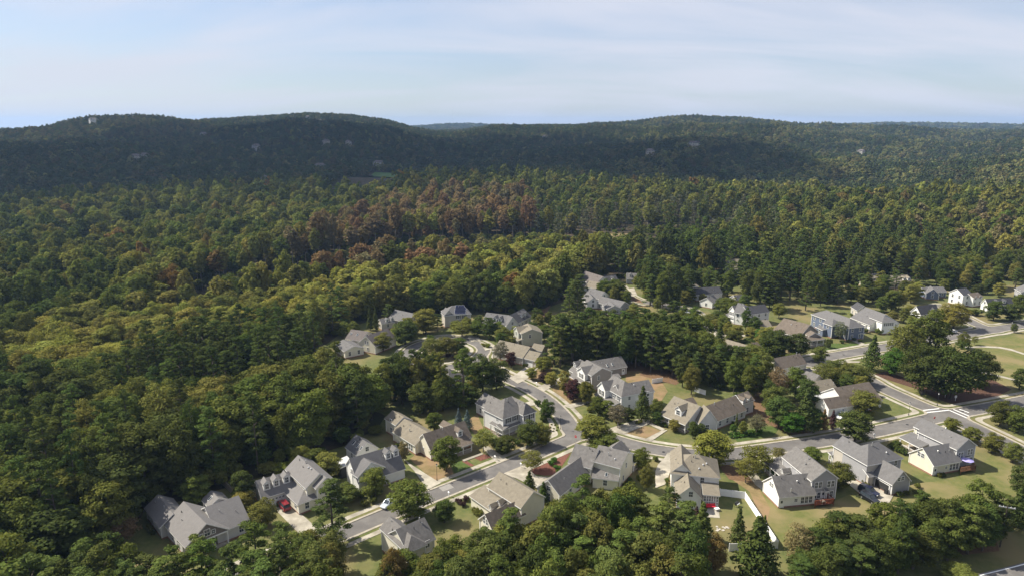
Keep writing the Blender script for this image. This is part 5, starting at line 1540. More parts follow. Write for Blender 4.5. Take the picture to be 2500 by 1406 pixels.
    ('b', 1740, 1300, 1400, 64, 'orr', 'orange-tinged tree left of the big spruce'),
    ('b', 1235, 1260, 1400, 90, 'yo', 'yellow-tan feathery tree below the tan-roofed house'),
    ('b', 965, 1330, 1460, 66, 'orr', 'orange-brown tree before the half-hidden cream house'),
    ('b', 720, 890, 1010, 60, 'orr', 'orange autumn tree in the dark woods'),
    ('b', 310, 910, 1020, 80, 'yo', 'pale yellow tree among the left woods'),
    ('t', 305, 1260, 1330, 80, 'ru', 'brown low tree at the left of the ranch house'),
    ('b', 430, 640, 770, 66, 'orr', 'amber tree in the left woods'),
]
for a in YARD:
    kind, x, yt, yb, wd, tn, lb = a
    T(kind, x, yt, yb, wd, tn, lb)

# shrubs: foot pixel, width, tint, label
def S_(pts, w, tn, label, group=None, hk=.9):
    for x, y in pts:
        P = at((x, y)); k = proj((P.x, P.y, .5))[2]; r = w / 2 * k / FPX
        plant('s', P.x, P.y, r * 1.5 * hk, r, tn, label, group, 0.0)
S_([(x, 1062 - (x - 1785) * .11 + dy) for dy in (0, 7) for x in range(1785, 1860, 9)], 11, 'br', 'clipped green hedge shrub in the double row by the street curve', 'clipped hedge shrubs', 1.0)
S_([Zb((x, y)) for x, y in ((1610, 495), (1640, 500), (1665, 520), (1600, 520), (1630, 530), (1655, 545), (1600, 548), (1625, 552))], 6, 'mul' if False else 'ol', 'tiny shrub dotted in the sandy bed', 'shrubs in the sandy bed')
S_([(1507, 1036)], 22, 'yo', 'round golden shrub below the thin tree')
S_([(1622, 1038), (1612, 1040), (1600, 1035)], 13, 'dg', 'dark shrub beside the long porch steps', 'porch step shrubs')
S_([(860, 1205), (880, 1215), (902, 1200), (925, 1205), (890, 1235), (912, 1226)], 24, 'g', 'rounded green shrub in the bed left of the silver car', 'garden bed shrubs')
S_([(1330, 1082), (1262, 1085), (1205, 1085), (1230, 1050)], 26, 'dg', 'dark shrub at the foot of the wrap-around porch', 'porch foot shrubs')
S_([(1327, 1028), (1312, 990), (1330, 995)], 22, 'dg', 'dark shrub behind the small dense tree', 'corner shrubs')
S_([(2180, 1095), (2195, 1103), (2205, 1108), (2190, 1090)], 24, 'dg', 'dark clipped shrub by the porch of the parasol house', 'parasol house shrubs')
S_([(1878, 1150), (1888, 1158), (1898, 1165)], 30, 'br', 'bright green shrub at the porch of the grey deck house', 'deck house shrubs')
S_([(2115, 1188), (2108, 1180), (2192, 1190), (2240, 1190), (2235, 1205)], 18, 'ol', 'olive shrub along the beige house wall', 'beige house shrubs')
S_([(2055, 838), (2070, 835), (2085, 832), (2100, 835)], 12, 'dg', 'low dark shrub along the blue house front', 'blue house shrubs')
S_([(2110, 812), (2095, 810), (2145, 815), (2160, 812)], 22, 'g', 'green shrub before the white house beside the blue one', 'white house shrubs')
S_([(2375, 770), (2385, 770), (2365, 768)], 24, 'dg', 'clipped dark shrub against the long white house', 'long white house shrubs')
S_([(1130, 1235), (1138, 1222), (1120, 1228)], 20, 'pu', 'purple-brown shrub in the court bed', 'court shrubs')
S_([(1170, 1258), (1182, 1252), (1160, 1252)], 24, 'ol', 'olive shrub in the porch court', 'porch court shrubs')
S_([(1345, 1135), (1352, 1128), (1360, 1145), (1365, 1158)], 20, 'br', 'bright green shrub in the red mulch', 'red mulch shrubs')
S_([(1470, 1030), (1440, 1005), (1560, 1035), (1385, 965), (1375, 950)], 20, 'ol', 'olive shrub in a front garden', 'front garden shrubs')
S_([(1560, 1170), (1600, 1125), (1585, 1160)], 18, 'ol', 'shrub along the curved drive', 'curved drive shrubs')
S_([(1182, 846), (1192, 848)], 16, 'yo', 'golden shrub by the turning circle drive', 'turning circle shrubs')
S_([(1040, 875), (1075, 882), (1110, 876), (1095, 872)], 16, 'pu', 'dark shrub on the turning-circle island', 'island shrubs')
S_([(1800, 975), (1815, 985), (1830, 1000), (1760, 950), (1745, 945)], 26, 'dg', 'dark undergrowth shrub behind the long wing', 'undergrowth shrubs')

def blocked0(x, y, r):
    q = Vector((x, y))
    for b in ALL_BLOCKS:
        d = q - b.P; u, v = d.dot(b.ux), d.dot(b.uy)
        if -r < u < b.L + r and -r < v < b.W + r: return True
    return False
# foundation planting: low shrubs a step away from the walls that face the streets
for hb in ALL_BLOCKS:
    if hb.z0 > 0 or hb.shed or hb.L < 4: continue
    for sd in (0, 1, 2):
        n_s = random.choice((0, 0, 2, 3)) if hb.P.y < 270 else random.choice((0, 0, 1))
        u0 = random.uniform(.1, .5)
        for i in range(n_s):
            f_ = u0 + i * 1.15 / hb.L
            if f_ > .95: break
            q = hb.P + (hb.ux * (f_ * hb.L) - hb.uy * .5 if sd == 0 else (hb.ux * -.6 + hb.uy * (f_ * hb.W) if sd == 1 else hb.ux * (hb.L + .6) + hb.uy * (f_ * hb.W)))
            if blocked0(q.x, q.y, .35) or float(road_sdf(np.array([[q.x]]), np.array([[q.y]]))[0, 0]) < 3.2: continue
            r = random.uniform(.45, .95); tn = random.choice(('dg', 'g', 'ol', 'dg', 'g'))
            plant('s', q.x, q.y, r * random.uniform(1.2, 1.7), r, tn, {'dg': 'dark', 'g': 'green', 'ol': 'olive', 'pu': 'purplish'}[tn] + ' low shrub planted along a house wall', 'shrubs along the house walls', 0.0)
# ---------------------------------------------------------------- groves inside the neighbourhood
def blocked(x, y, r):
    q = Vector((x, y))
    for b in ALL_BLOCKS:
        d = q - b.P; u, v = d.dot(b.ux), d.dot(b.uy)
        if -r < u < b.L + r and -r < v < b.W + r: return True
    return False
def grove(poly, n, kinds, hr, rr, label, group, gap=3.6):
    P = gpx(poly); xs = [p[0] for p in P]; ys = [p[1] for p in P]; put = []; tries = 0
    while len(put) < n and tries < n * 60:
        tries += 1
        x, y = random.uniform(min(xs), max(xs)), random.uniform(min(ys), max(ys))
        if not inside(P, x, y) or blocked(x, y, 2.0): continue
        if any((x - a) ** 2 + (y - b) ** 2 < gap * gap for a, b in put): continue
        if float(road_sdf(np.array([[x]]), np.array([[y]]))[0, 0]) < 2.2: continue
        put.append((x, y))
        kind, tn, lb = random.choice(kinds)
        H = random.uniform(*hr); rad = random.uniform(*rr) * (.95 if kind == 'p' else 1)
        plant(kind, x, y, H, rad, tn, lb + ' ' + label, group, 0.0, wild=True, name='broadleaf_tree' if kind == 'b' else None)
PK = [('p', 'pn', 'green pine'), ('p', 'pd', 'dark green pine'), ('p', 'pn', 'green pine'), ('b', 'g', 'green broadleaf tree'), ('b', 'dg', 'dark broadleaf tree')]
PINES = [('p', 'pn', 'green pine'), ('p', 'pd', 'dark green pine'), ('p', 'pn', 'green pine')]
MIX = [('b', 'g', 'green broadleaf tree'), ('b', 'dg', 'dark broadleaf tree'), ('p', 'pn', 'green pine'), ('b', 'ol', 'olive broadleaf tree'), ('p', 'pd', 'dark green pine')]
AUT = [('b', 'ol', 'olive broadleaf tree'), ('b', 'g', 'green broadleaf tree'), ('b', 'yo', 'yellowing tree'), ('p', 'pn', 'green pine'), ('b', 'dg', 'dark broadleaf tree')]
grove([(1322, 868), (1400, 858), (1560, 846), (1700, 858), (1728, 905), (1650, 935), (1560, 905), (1420, 893), (1335, 905)], 86, PK, (14, 18.5), (3.4, 4.6), 'in the dense grove between the two streets', 'trees of the middle grove', 2.7)
grove([(1650, 935), (1728, 905), (1800, 905), (1860, 925), (1880, 990), (1850, 1000), (1760, 950), (1690, 965)], 26, MIX, (9, 13.5), (2.6, 3.6), 'behind the long streaked wing', 'trees behind the streaked wing', 3.2)
grove([(1560, 745), (1620, 768), (1690, 748), (1660, 712), (1600, 702), (1555, 712)], 20, PK, (15, 21), (3.4, 4.6), 'in the stand beside the upper cul-de-sac', 'trees by the upper cul-de-sac')
grove([(1385, 745), (1430, 765), (1420, 790), (1380, 780)], 6, PINES, (14, 18), (3.2, 4), 'left of the plum-roofed house', 'pines left of the plum roof', 3)
grove([(1470, 715), (1520, 725), (1510, 745), (1465, 735)], 5, [('b', 'dg', 'dark broadleaf tree'), ('b', 'g', 'green broadleaf tree')], (8, 10), (3.4, 4.4), 'before the plum-roofed house', 'trees before the plum roof', 3)
grove([(1780, 722), (1870, 765), (1960, 762), (2010, 745), (2030, 715), (1940, 692), (1800, 692)], 46, PK, (14, 20), (3.2, 4.4), 'in the tall stand above the craftsman house', 'tall trees above the craftsman house', 3.4)
grove([(2060, 740), (2130, 765), (2210, 768), (2290, 738), (2200, 708), (2070, 700)], 22, AUT, (8, 12), (3, 4), 'behind the blue house', 'trees behind the blue house', 3.6)
grove([(2080, 688), (2300, 712), (2420, 700), (2560, 690), (2560, 655), (2300, 660), (2090, 662)], 66, AUT + PINES, (13, 19), (3.4, 4.6), 'along the upper right edge of the houses', 'trees along the upper right edge', 4)
grove([(1680, 830), (1700, 850), (1690, 880), (1650, 850)], 6, PINES, (14, 17), (3, 4), 'at the right end of the middle grove', 'pines at the grove end', 3)
grove([(1150, 1460), (1320, 1410), (1365, 1350), (1500, 1336), (1600, 1356), (1660, 1395), (1700, 1450), (1680, 1620), (1420, 1660), (1080, 1640)], 66, [('b', 'g', 'green broadleaf tree'), ('p', 'pn', 'green pine'), ('p', 'pn', 'green pine'), ('b', 'ol', 'olive broadleaf tree'), ('b', 'dg', 'dark broadleaf tree')], (12.5, 18), (3.2, 4.4), 'in the thick belt below the white fence', 'trees of the lower belt', 3.4)
grove([(1935, 1440), (1975, 1375), (2080, 1348), (2180, 1326), (2260, 1297), (2360, 1290), (2440, 1302), (2448, 1335), (2360, 1352), (2270, 1385), (2190, 1420), (2080, 1465), (1950, 1480)], 78, [('b', 'dg', 'dark broadleaf tree'), ('b', 'g', 'green broadleaf tree'), ('b', 'dg', 'dark broadleaf tree'), ('p', 'pd', 'dark green pine')], (8.5, 12.5), (2.8, 3.8), 'in the hedge belt along the back road', 'trees along the back road', 3.2)
grove([(1045, 1440), (1120, 1400), (1190, 1410), (1200, 1470), (1050, 1510)], 10, [('b', 'dg', 'dark broadleaf tree'), ('b', 'g', 'green broadleaf tree'), ('b', 'ol', 'olive broadleaf tree')], (8, 11.5), (2.8, 3.8), 'below the half-hidden cream house', 'trees below the half-hidden house', 3)
grove([(940, 1450), (1040, 1430), (1050, 1490), (950, 1510)], 5, [('b', 'g', 'green broadleaf tree'), ('b', 'ol', 'olive broadleaf tree')], (7, 9.5), (2.6, 3.4), 'at the foot of the half-hidden cream house', 'trees at the foot of the half-hidden house', 3)
grove([(1065, 800), (1180, 795), (1185, 812), (1070, 815)], 5, MIX, (5, 8), (2.2, 3), 'before the solar-panelled house', 'trees before the solar-panelled house', 2.6)
grove([(2465, 1300), (2580, 1310), (2600, 1215), (2480, 1220)], 9, [('c', 'dg', 'dark conifer'), ('b', 'dg', 'dark broadleaf tree')], (8, 11), (2.6, 3.4), 'at the lower right edge of the lawns', 'trees at the lower right edge', 3.4)
grove([(-120, 1560), (150, 1520), (400, 1480), (560, 1470), (700, 1490), (820, 1530), (860, 1600), (850, 1680), (600, 1720), (-100, 1720)], 76, PINES + [('p', 'pn', 'green pine'), ('b', 'g', 'green broadleaf tree')], (13, 17.5), (3.0, 4.0), 'in the sunny row below the ranch house', 'trees of the bottom row', 3.2)
grove([(660, 1405), (830, 1395), (850, 1460), (720, 1475)], 8, PINES + [('b', 'ol', 'olive broadleaf tree')], (9, 13), (2.6, 3.4), 'by the lower end of the street', 'trees at the lower street end', 3.2)
grove([(1985, 712), (2090, 690), (2100, 735), (2000, 762)], 16, PK, (11, 17), (3, 4.2), 'above the blue house', 'tall trees above the blue house', 3)
grove([(1690, 700), (1770, 705), (1780, 735), (1720, 740)], 9, PK, (10, 15), (3, 4), 'beside the navy-black roof', 'trees beside the navy-black roof', 3)
grove([(2290, 690), (2480, 688), (2500, 705), (2300, 716)], 14, AUT, (9, 14), (3, 4.2), 'above the white corner houses', 'trees above the white corner houses', 3)
GARD = [('b', 'g', 'small green garden tree'), ('b', 'dg', 'small dark garden tree'), ('b', 'ol', 'small olive garden tree'), ('b', 'yo', 'small yellowing garden tree')]
for poly_, n_, lb_ in (([(1420, 690), (1700, 690), (1760, 730), (1720, 770), (1600, 790), (1450, 780)], 22, 'between the upper houses'),
                    ([(1740, 740), (1900, 770), (1930, 830), (1800, 860), (1740, 840)], 16, 'round the columned white house'),
                    ([(1760, 850), (1900, 850), (1960, 900), (1880, 930), (1780, 910)], 14, 'behind the rust-coloured tree'),
                    ([(2100, 780), (2280, 760), (2300, 800), (2160, 830)], 7, 'before the charcoal roofs'),
                    ([(2280, 700), (2480, 705), (2500, 740), (2300, 745)], 8, 'by the white corner houses'),
                    ([(1980, 940), (2060, 930), (2130, 960), (2000, 990)], 6, 'round the streaked roof'),
                    ([(1190, 780), (1340, 790), (1350, 850), (1200, 850)], 8, 'near the sage house'),
                    ([(1330, 930), (1460, 980), (1500, 1040), (1560, 1045), (1400, 1000)], 5, 'along the front lawns of the bend'),
                    ([(850, 830), (1000, 790), (1060, 800), (980, 850), (880, 870)], 8, 'by the skylit house'),
                    ([(1090, 960), (1160, 960), (1170, 1000), (1060, 1010)], 7, 'behind the L-shaped house'),
                    ([(440, 1240), (640, 1200), (800, 1130), (840, 1150), (660, 1240), (480, 1290)], 7, 'in the left back yards')):
    grove(poly_, n_, GARD, (4.5, 9), (2.0, 3.4), lb_, 'garden trees ' + lb_, 3.0)
grove([(925, 1000), (1075, 985), (1090, 962), (1000, 958), (935, 972)], 18, MIX, (12, 16.5), (3, 4.2), 'in the dark stand left of the brick house', 'trees left of the brick house', 2.8)
grove([(940, 790), (1000, 780), (1000, 800), (950, 805)], 3, MIX, (8, 10), (2.6, 3.2), 'behind the turning circle', 'trees behind the turning circle', 3)
grove([(1040, 905), (1150, 915), (1150, 940), (1060, 930)], 3, MIX, (9, 12), (2.6, 3.2), 'beside the brick house', 'trees beside the brick house', 3)

# ---------------------------------------------------------------- the woods
GAP = gpx([(430, 735), (560, 700), (700, 665), (850, 635), (1000, 605), (1250, 588), (1420, 580), (1640, 568), (1780, 562), (1800, 590), (1620, 618), (1420, 636), (1250, 640), (1000, 660), (800, 706), (480, 782)])
EDGE = np.array([p for p in gpx([(430, 735), (560, 700), (700, 665), (850, 635), (1000, 605), (1250, 588), (1420, 580), (1640, 568), (1780, 562), (2000, 553)])])
YEL = [(0, 800), (300, 735), (640, 685), (850, 635), (1100, 590), (1380, 570), (1450, 600), (1400, 640), (1150, 660), (900, 700), (700, 755), (430, 800), (250, 870), (0, 900)]
RUST = [(690, 590), (860, 510), (1000, 470), (1150, 450), (1295, 455), (1315, 560), (1100, 615), (760, 650)]
YEL2 = [(1850, 560), (2100, 520), (2500, 500), (2500, 600), (2300, 590), (2100, 560), (1900, 590)]
PINE_A = [(1480, 560), (1900, 570), (2300, 560), (2330, 650), (1900, 670), (1500, 640)]
PINE_B = [(250, 880), (520, 770), (800, 700), (900, 760), (820, 850), (560, 900), (330, 960)]
PINE_C = [(1300, 480), (1900, 480), (1900, 560), (1320, 570)]
def pick(px, py, D, x, y):
    """species and colour of one tree of the woods"""
    u = random.random(); nz = math.sin(x * .021 + 1) * math.sin(y * .017 + .4) + .6 * math.sin(x * .047 - y * .039)
    if inside(RUST, px, py): return ('b', ('ru', 'ru', 'tan', 'yo', 'ol', 'ru', 'tan')[int(u * 7)])
    if inside(YEL, px, py): return ('b', ('ye', 'yo', 'ye', 'ye', 'ol', 'yo')[int(u * 6)])
    if inside(PINE_A, px, py) or inside(PINE_B, px, py): return ('p', 'pd' if u < .4 else 'pn') if u < .72 else ('b', 'dg' if u < .9 else 'ol')
    if inside(PINE_C, px, py): return ('p', 'pn' if u < .5 else 'gy') if u < .75 else ('b', 'ol' if u < .9 else 'yo')
    if inside(YEL2, px, py): return ('b', ('ye', 'ol', 'yo', 'g', 'g', 'tan')[int(u * 6)])
    if D > 760:
        far = ('hb', 'ho', 'hb', 'hg')
        if px > 1500 and nz > .25 and u < .6: return ('b', 'hy')  # hill light put into tint: yellower lit right side, paler left crest
        if px < 520 and py < 345 and u < .5: return ('b', 'ho')
        return ('b', far[int(u * 4)]) if u < .94 else ('b', 'hy')
    if py < 700: return ('b', ('g', 'ol', 'dg', 'ol', 'yo', 'yo', 'g', 'g')[int(u * 8)]) if u < .975 else ('b', 'orr')
    if nz > .5: return ('b', ('ol', 'yo', 'g')[int(u * 3)])
    return ('p', 'pn' if u < .18 else 'pd') if u < .34 else ('b', ('dg', 'g', 'dg', 'g', 'ol', 'g')[int((u - .34) / .66 * 6)])
TINT.update(hb=(.066, .086, .036), hg=(.084, .108, .042), ho=(.118, .116, .050), hy=(.185, .185, .068))
pts = []
r_ = 82.0
while r_ < 6200:
    s_ = 6.2 + .0058 * max(r_ - 150, 0) + (1.6 if r_ > 330 else 0) if r_ < 760 else (8.6 + .0012 * (r_ - 760) if r_ < 2700 else 20 + (r_ - 2700) * .012)
    half = .74 if r_ < 760 else .71
    n_ = int(2 * half * r_ / s_)
    for i in range(n_):
        a_ = -half + 2 * half * (i + random.uniform(.12, .88)) / n_; rr_ = r_ + random.uniform(-.38, .38) * s_
        pts.append((rr_ * math.sin(a_), rr_ * math.cos(a_), rr_, s_))
    r_ += s_
pts = np.array(pts)
keep = ~inside(CLEAR, pts[:, 0], pts[:, 1]) & ~inside(GAP, pts[:, 0], pts[:, 1]) & ~inside(MEADOW, pts[:, 0], pts[:, 1]) & ~inside([(p[0], p[1] - (95 if k < 2 else 0)) for k, p in enumerate(FAIR2)], pts[:, 0], pts[:, 1])
cx_, cy_ = np.mean([p[0] for p in FAIR]), np.mean([p[1] for p in FAIR])
keep &= ~inside([(cx_ + (p[0] - cx_) * 1.05, cy_ + (p[1] - cy_) * (2.6 if p[1] < cy_ else 1.05)) for p in FAIR], pts[:, 0], pts[:, 1])
for hx, hy in HILL_POS:                     # house plots: open towards the valley
    dd = np.array([hx, hy]) / math.hypot(hx, hy)
    rel = pts[:, :2] - np.array([hx, hy]); al = rel @ dd; ac = np.abs(rel @ np.array([dd[1], -dd[0]]))
    keep &= ~((ac < 9) & (al < 7) & (al > -24))
for b in ALL_BLOCKS:                        # houses that stand among the trees
    rel = pts[:, :2] - np.array(b.P); u_ = rel @ np.array(b.ux); v_ = rel @ np.array(b.uy)
    keep &= ~((u_ > -2) & (u_ < b.L + 2) & (v_ > -2) & (v_ < b.W + 2))
gpj = np.array([proj((p[0], p[1], 0.0))[:2] for p in pts])
keep &= ~((gpj[:, 1] > 1430) & (gpj[:, 0] > 60))
pts = pts[keep]
zz_ = terrain(pts[:, 0], pts[:, 1])
ed_d = seg_dist(pts[:, 0], pts[:, 1], EDGE)
near = []; far = []
for (x, y, D, s_), z, e_ in zip(pts, zz_, ed_d):
    px, py, k = proj((x, y, z + 15))
    kind, tn = pick(px, py, D, x, y)
    H = random.uniform(14.5, 20.5) if kind == 'b' else random.uniform(17, 23)
    if 330 < D < 760 and kind == 'b': H *= random.uniform(.95, 1.4); rad *= random.uniform(1.05, 1.55)
    if inside(RUST, px, py): H *= 1.1
    if inside(YEL, px, py): H *= .8
    if D > 760: H = random.uniform(9, 18)
    rad = random.uniform(3.6, 7.0) if kind == 'b' else random.uniform(2.9, 3.9)
    sc = max(1.0, s_ / 11.5) ** .9
    if D < 330 and kind == 'b' and random.random() < .09: kind = 't'; rad *= .8; H *= 1.08
    rec = (x, y, z, D, H * min(sc, 1.25), rad * sc, kind, tn, e_, px, py)
    (near if D < 330 and -60 < px < 2560 else far).append(rec)
cl_d = seg_dist(pts[:, 0], pts[:, 1], np.array(CLEAR))
for (x, y, D, s_), z, e_ in [(p, z, e) for p, z, e, c in zip(pts, zz_, ed_d, cl_d) if c < 10 for _ in range(3)]:   # brush along the wood edge
    far.append((x + random.uniform(-4.5, 4.5), y + random.uniform(-4.5, 4.5), z, D, random.uniform(2.2, 6), random.uniform(1.4, 2.6), 'u', random.choice(('dg', 'g', 'ol', 'ol')), 99, 0, 0))
for (x, y, D, s_), z, e_ in zip(pts, zz_, ed_d):     # saplings and undergrowth between the trunks
    if D < 620 and random.random() < .55:
        far.append((x + random.uniform(-3, 3), y + random.uniform(-3, 3), z, D, random.uniform(4, 8), random.uniform(2.2, 3.4), 'u', random.choice(('dg', 'g', 'ol')), 99, 0, 0))
for _ in range(900):                         # brush in the gap between the two woods
    gx_, gy_ = random.uniform(min(p[0] for p in GAP), max(p[0] for p in GAP)), random.uniform(min(p[1] for p in GAP), max(p[1] for p in GAP))
    if inside(GAP, gx_, gy_) and not inside(MEADOW, gx_, gy_):
        far.append((gx_, gy_, zt(gx_, gy_), 400, random.uniform(4, 10), random.uniform(2.4, 4.2), 'u', random.choice(('dg', 'g', 'ol', 'yo')), 99, 0, 0))
near.sort(key=lambda r: r[3])
cnt = dict(b=0, p=0, t=0); LIM = dict(b=250, p=140, t=40)
WL = {'g': 'mid-green broadleaf tree in the dark woods left of the houses', 'dg': 'deep green broadleaf tree in the dark woods left of the houses', 'ol': 'olive broadleaf tree in the dark woods left of the houses', 'ye': 'pale yellow-green tree in the woods left of the houses', 'yo': 'yellowing broadleaf tree in the woods left of the houses', 'gy': 'grey-olive tree in the woods left of the houses', 'orr': 'amber tree in the woods beyond the houses', 'ru': 'rust-red tree in the woods beyond the houses', 'tan': 'tan tree in the woods beyond the houses', 'pn': 'green pine in the woods left of the houses', 'pd': 'dark pine in the woods left of the houses'}
for rec in near:
    x, y, z, D, H, rad, kind, tn, e_, px, py = rec
    if cnt[kind] >= LIM[kind] or tn not in WL: far.append(rec); continue
    cnt[kind] += 1
    plant(kind, x, y, H, rad, tn, (WL[tn] if kind != 't' else 'thin half-bare ' + WL[tn].replace('broadleaf ', '')), 'trees of the woods beside the houses', z, wild=True, name='forest_tree' if kind == 'b' else None)

# all the other trees of the woods: one object, tree meshes instanced on points
n = len(far)
co = np.array([(r[0], r[1], r[2]) for r in far], np.float32)
idx = np.zeros(n, np.int32); sc = np.zeros((n, 3), np.float32); tint = np.zeros((n, 3), np.float32); rot = rng.uniform(0, 6.28, n).astype(np.float32)
for i, (x, y, z, D, H, rad, kind, tn, e_, px, py) in enumerate(far):
    if D > 700: j = 9 + i % 3; h0, r0 = 17., 5.6
    elif e_ < 13 and kind == 'b': j = 7 + i % 2; h0, r0 = 21., 4.0; H *= 1.12; rad *= .8
    elif kind == 'u': j = i % 4; h0, r0 = 18., 5.3
    elif kind == 't': j = 7 + i % 2; h0, r0 = 21., 4.0
    elif kind == 'p': j = 4 + i % 3; h0, r0 = 22., 3.6
    else: j = i % 4; h0, r0 = 18., 5.3
    idx[i] = j; sc[i] = (rad / r0, rad / r0, H / h0); tint[i] = jit(TINT[tn], .2)
me = bpy.data.meshes.new('woodland')
me.vertices.add(n); me.vertices.foreach_set('co', co.ravel())
for nm, ty, arr, key in (('idx', 'INT', idx, 'value'), ('scl', 'FLOAT_VECTOR', sc, 'vector'), ('tint', 'FLOAT_VECTOR', tint, 'vector'), ('rot', 'FLOAT', rot, 'value')):
    me.attributes.new(nm, ty, 'POINT').data.foreach_set(key, arr.ravel())
me.update()
wood = tag(link('woodland', me), 'continuous autumn woodland rolling away to the hills', 'woodland', None, 'stuff')
ng = bpy.data.node_groups.new('scatter_trees', 'GeometryNodeTree')
ng.interface.new_socket('Geometry', in_out='INPUT', socket_type='NodeSocketGeometry'); ng.interface.new_socket('Geometry', in_out='OUTPUT', socket_type='NodeSocketGeometry')
N = ng.nodes.new; L = ng.links.new
gi, go = N('NodeGroupInput'), N('NodeGroupOutput')
iop = N('GeometryNodeInstanceOnPoints'); ci = N('GeometryNodeCollectionInfo'); ci.inputs['Collection'].default_value = low
ci.inputs['Separate Children'].default_value = True; ci.inputs['Reset Children'].default_value = True
def attr(nm, ty):
    a = N('GeometryNodeInputNamedAttribute'); a.data_type = ty; a.inputs['Name'].default_value = nm; return a.outputs['Attribute']
cxyz = N('ShaderNodeCombineXYZ'); L(attr('rot', 'FLOAT'), cxyz.inputs['Z'])
L(gi.outputs[0], iop.inputs['Points']); L(ci.outputs[0], iop.inputs['Instance']); iop.inputs['Pick Instance'].default_value = True
L(attr('idx', 'INT'), iop.inputs['Instance Index']); L(cxyz.outputs[0], iop.inputs['Rotation']); L(attr('scl', 'FLOAT_VECTOR'), iop.inputs['Scale'])
L(iop.outputs[0], go.inputs[0])
wood.modifiers.new('scatter', 'NODES').node_group = ng

# ---------------------------------------------------------------- the hazy air
hz = MB().box(-12600, 12600, -12600, 12600, -3, 210).build('haze', None)
hm = bpy.data.materials.new('haze'); hm.use_nodes = True; ht = hm.node_tree; ht.nodes.clear()
ho_ = ht.nodes.new('ShaderNodeOutputMaterial'); pv = ht.nodes.new('ShaderNodeVolumePrincipled')
pv.inputs['Color'].default_value = (0.42, 0.64, 1.0, 1); pv.inputs['Density'].default_value = 0.00008; pv.inputs['Anisotropy'].default_value = 0.2
ht.links.new(pv.outputs[0], ho_.inputs['Volume'])
hz.data.materials.clear(); hz.data.materials.append(hm); tag(hz, 'thin bluish autumn haze over the whole valley', 'haze', None, 'stuff')
LOG.append(f'yard+near trees {NTREE} far {n} near cnt {cnt}')

# ---------------------------------------------------------------- cars
def car(p0, p1, col, label, suv=False):
    """from the ground pixel under the tail to the one under the nose"""
    A, B = at(p0), at(p1); d = Vector((B.x - A.x, B.y - A.y)); c = Vector(((A.x + B.x) / 2, (A.y + B.y) / 2))
    o = thing('car', label, 'car', (c.x, c.y, 0.055 if not label.startswith('dark') else 0.18), math.atan2(d.y, d.x))
    pm = paint('car_paint', col); up = .12 if suv else 0; Lh = 2.4 if suv else 2.3
    st = [(-Lh, .72, .42, .78 + up), (-Lh + .12, .86, .30, .95 + up), (-1.2, .91, .26, 1.0 + up), (.7, .91, .26, .98 + up), (1.5, .90, .26, .92 + up), (Lh - .15, .84, .30, .80 + up), (Lh, .70, .40, .66 + up)]
    m = MB(); rings = []
    for x, hw, zl, zh in st:
        n = len(m.V); m.V += [(x, -hw * .94, zl), (x, -hw, zl + .22), (x, -hw * .96, zh - .08), (x, -hw * .84, zh), (x, hw * .84, zh), (x, hw * .96, zh - .08), (x, hw, zl + .22), (x, hw * .94, zl)]; rings.append(n)
    for a, b in zip(rings, rings[1:]): m.F += [[a + i, a + (i + 1) % 8, b + (i + 1) % 8, b + i] for i in range(8)]
    m.F.append([rings[0] + i for i in range(8)][::-1]); m.F.append([rings[-1] + i for i in range(8)])
    m.build('body', pm, o)
    zb = .97 + up; zt_ = 1.74 if suv else 1.45
    b0, b1, t0, t1 = (-2.25, 1.15, -2.0, .45) if suv else (-1.85, 1.05, -1.2, .35)
    g = MB(); q = [(b0, -.80, zb), (b1, -.80, zb), (b1, .80, zb), (b0, .80, zb), (t0, -.63, zt_), (t1, -.63, zt_), (t1, .63, zt_), (t0, .63, zt_)]
    n = len(g.V); g.V += q; g.F += [[0, 1, 5, 4], [1, 2, 6, 5], [2, 3, 7, 6], [3, 0, 4, 7]]; g.build('windows', M['glass'], o)
    r = MB().box(t0 - .02, t1 + .02, -.645, .645, zt_ - .01, zt_ + .05)
    for sy in (-1, 1):
        r.bar((b1, sy * .80, zb), (t1, sy * .64, zt_), .07); r.bar((b0, sy * .80, zb), (t0, sy * .64, zt_), .09); r.bar(((b0 + b1) / 2 - .1, sy * .81, zb), ((t0 + t1) / 2 - .1, sy * .645, zt_), .07)
    r.build('roof_panel', pm, o)
    for sx in (-1.42, 1.42):
        for sy in (-.80, .80):
            w = MB().tube([(sx, sy - .11, .33), (sx, sy + .11, .33)], [.33, .33], 16).build('tyre', M['tyre'], o)
            MB().tube([(sx, sy - .118, .33), (sx, sy + .118, .33)], [.20, .20], 10).build('rim', M['rim'], w)
    for sy in (-.58, .58):
        MB().box(Lh - .13, Lh + .01, sy - .18, sy + .18, .60 + up, .72 + up).build('headlight', M['lamp'], o)
        MB().box(-Lh - .01, -Lh + .12, sy - .16, sy + .16, .70 + up, .84 + up).build('tail_light', M['tail'], o)
    return o
car(G3((740, 1160)), G3((985, 1270)), (.012, .016, .045), 'dark navy estate car by the open garage', True)
car(G3((790, 1300)), G3((960, 1400)), (.012, .014, .02), 'dark black car parked beside the navy one', True)
car(Zf(300, 950, 3.083)((1240, 925)), Zf(300, 950, 3.083)((1185, 865)), (.22, .012, .018), 'dark red car before the garage of the three dormers', True)
car(Zb((225, 1165)), Zb((130, 1235)), (.55, .60, .66), 'silver-blue car parked at the kerb under the large tree')
car(Z6((1905, 398)), Z6((1840, 412)), (.75, .75, .74), 'white car parked on the wide road')
car(Z7((1520, 842)), Z7((1580, 852)), (.72, .72, .70), 'white car half hidden by pines on the curving street')
car(G7((1640, 1300)), G7((1560, 1350)), (.75, .75, .75), 'white car on the drive between red-leaved tree and white gable', True)

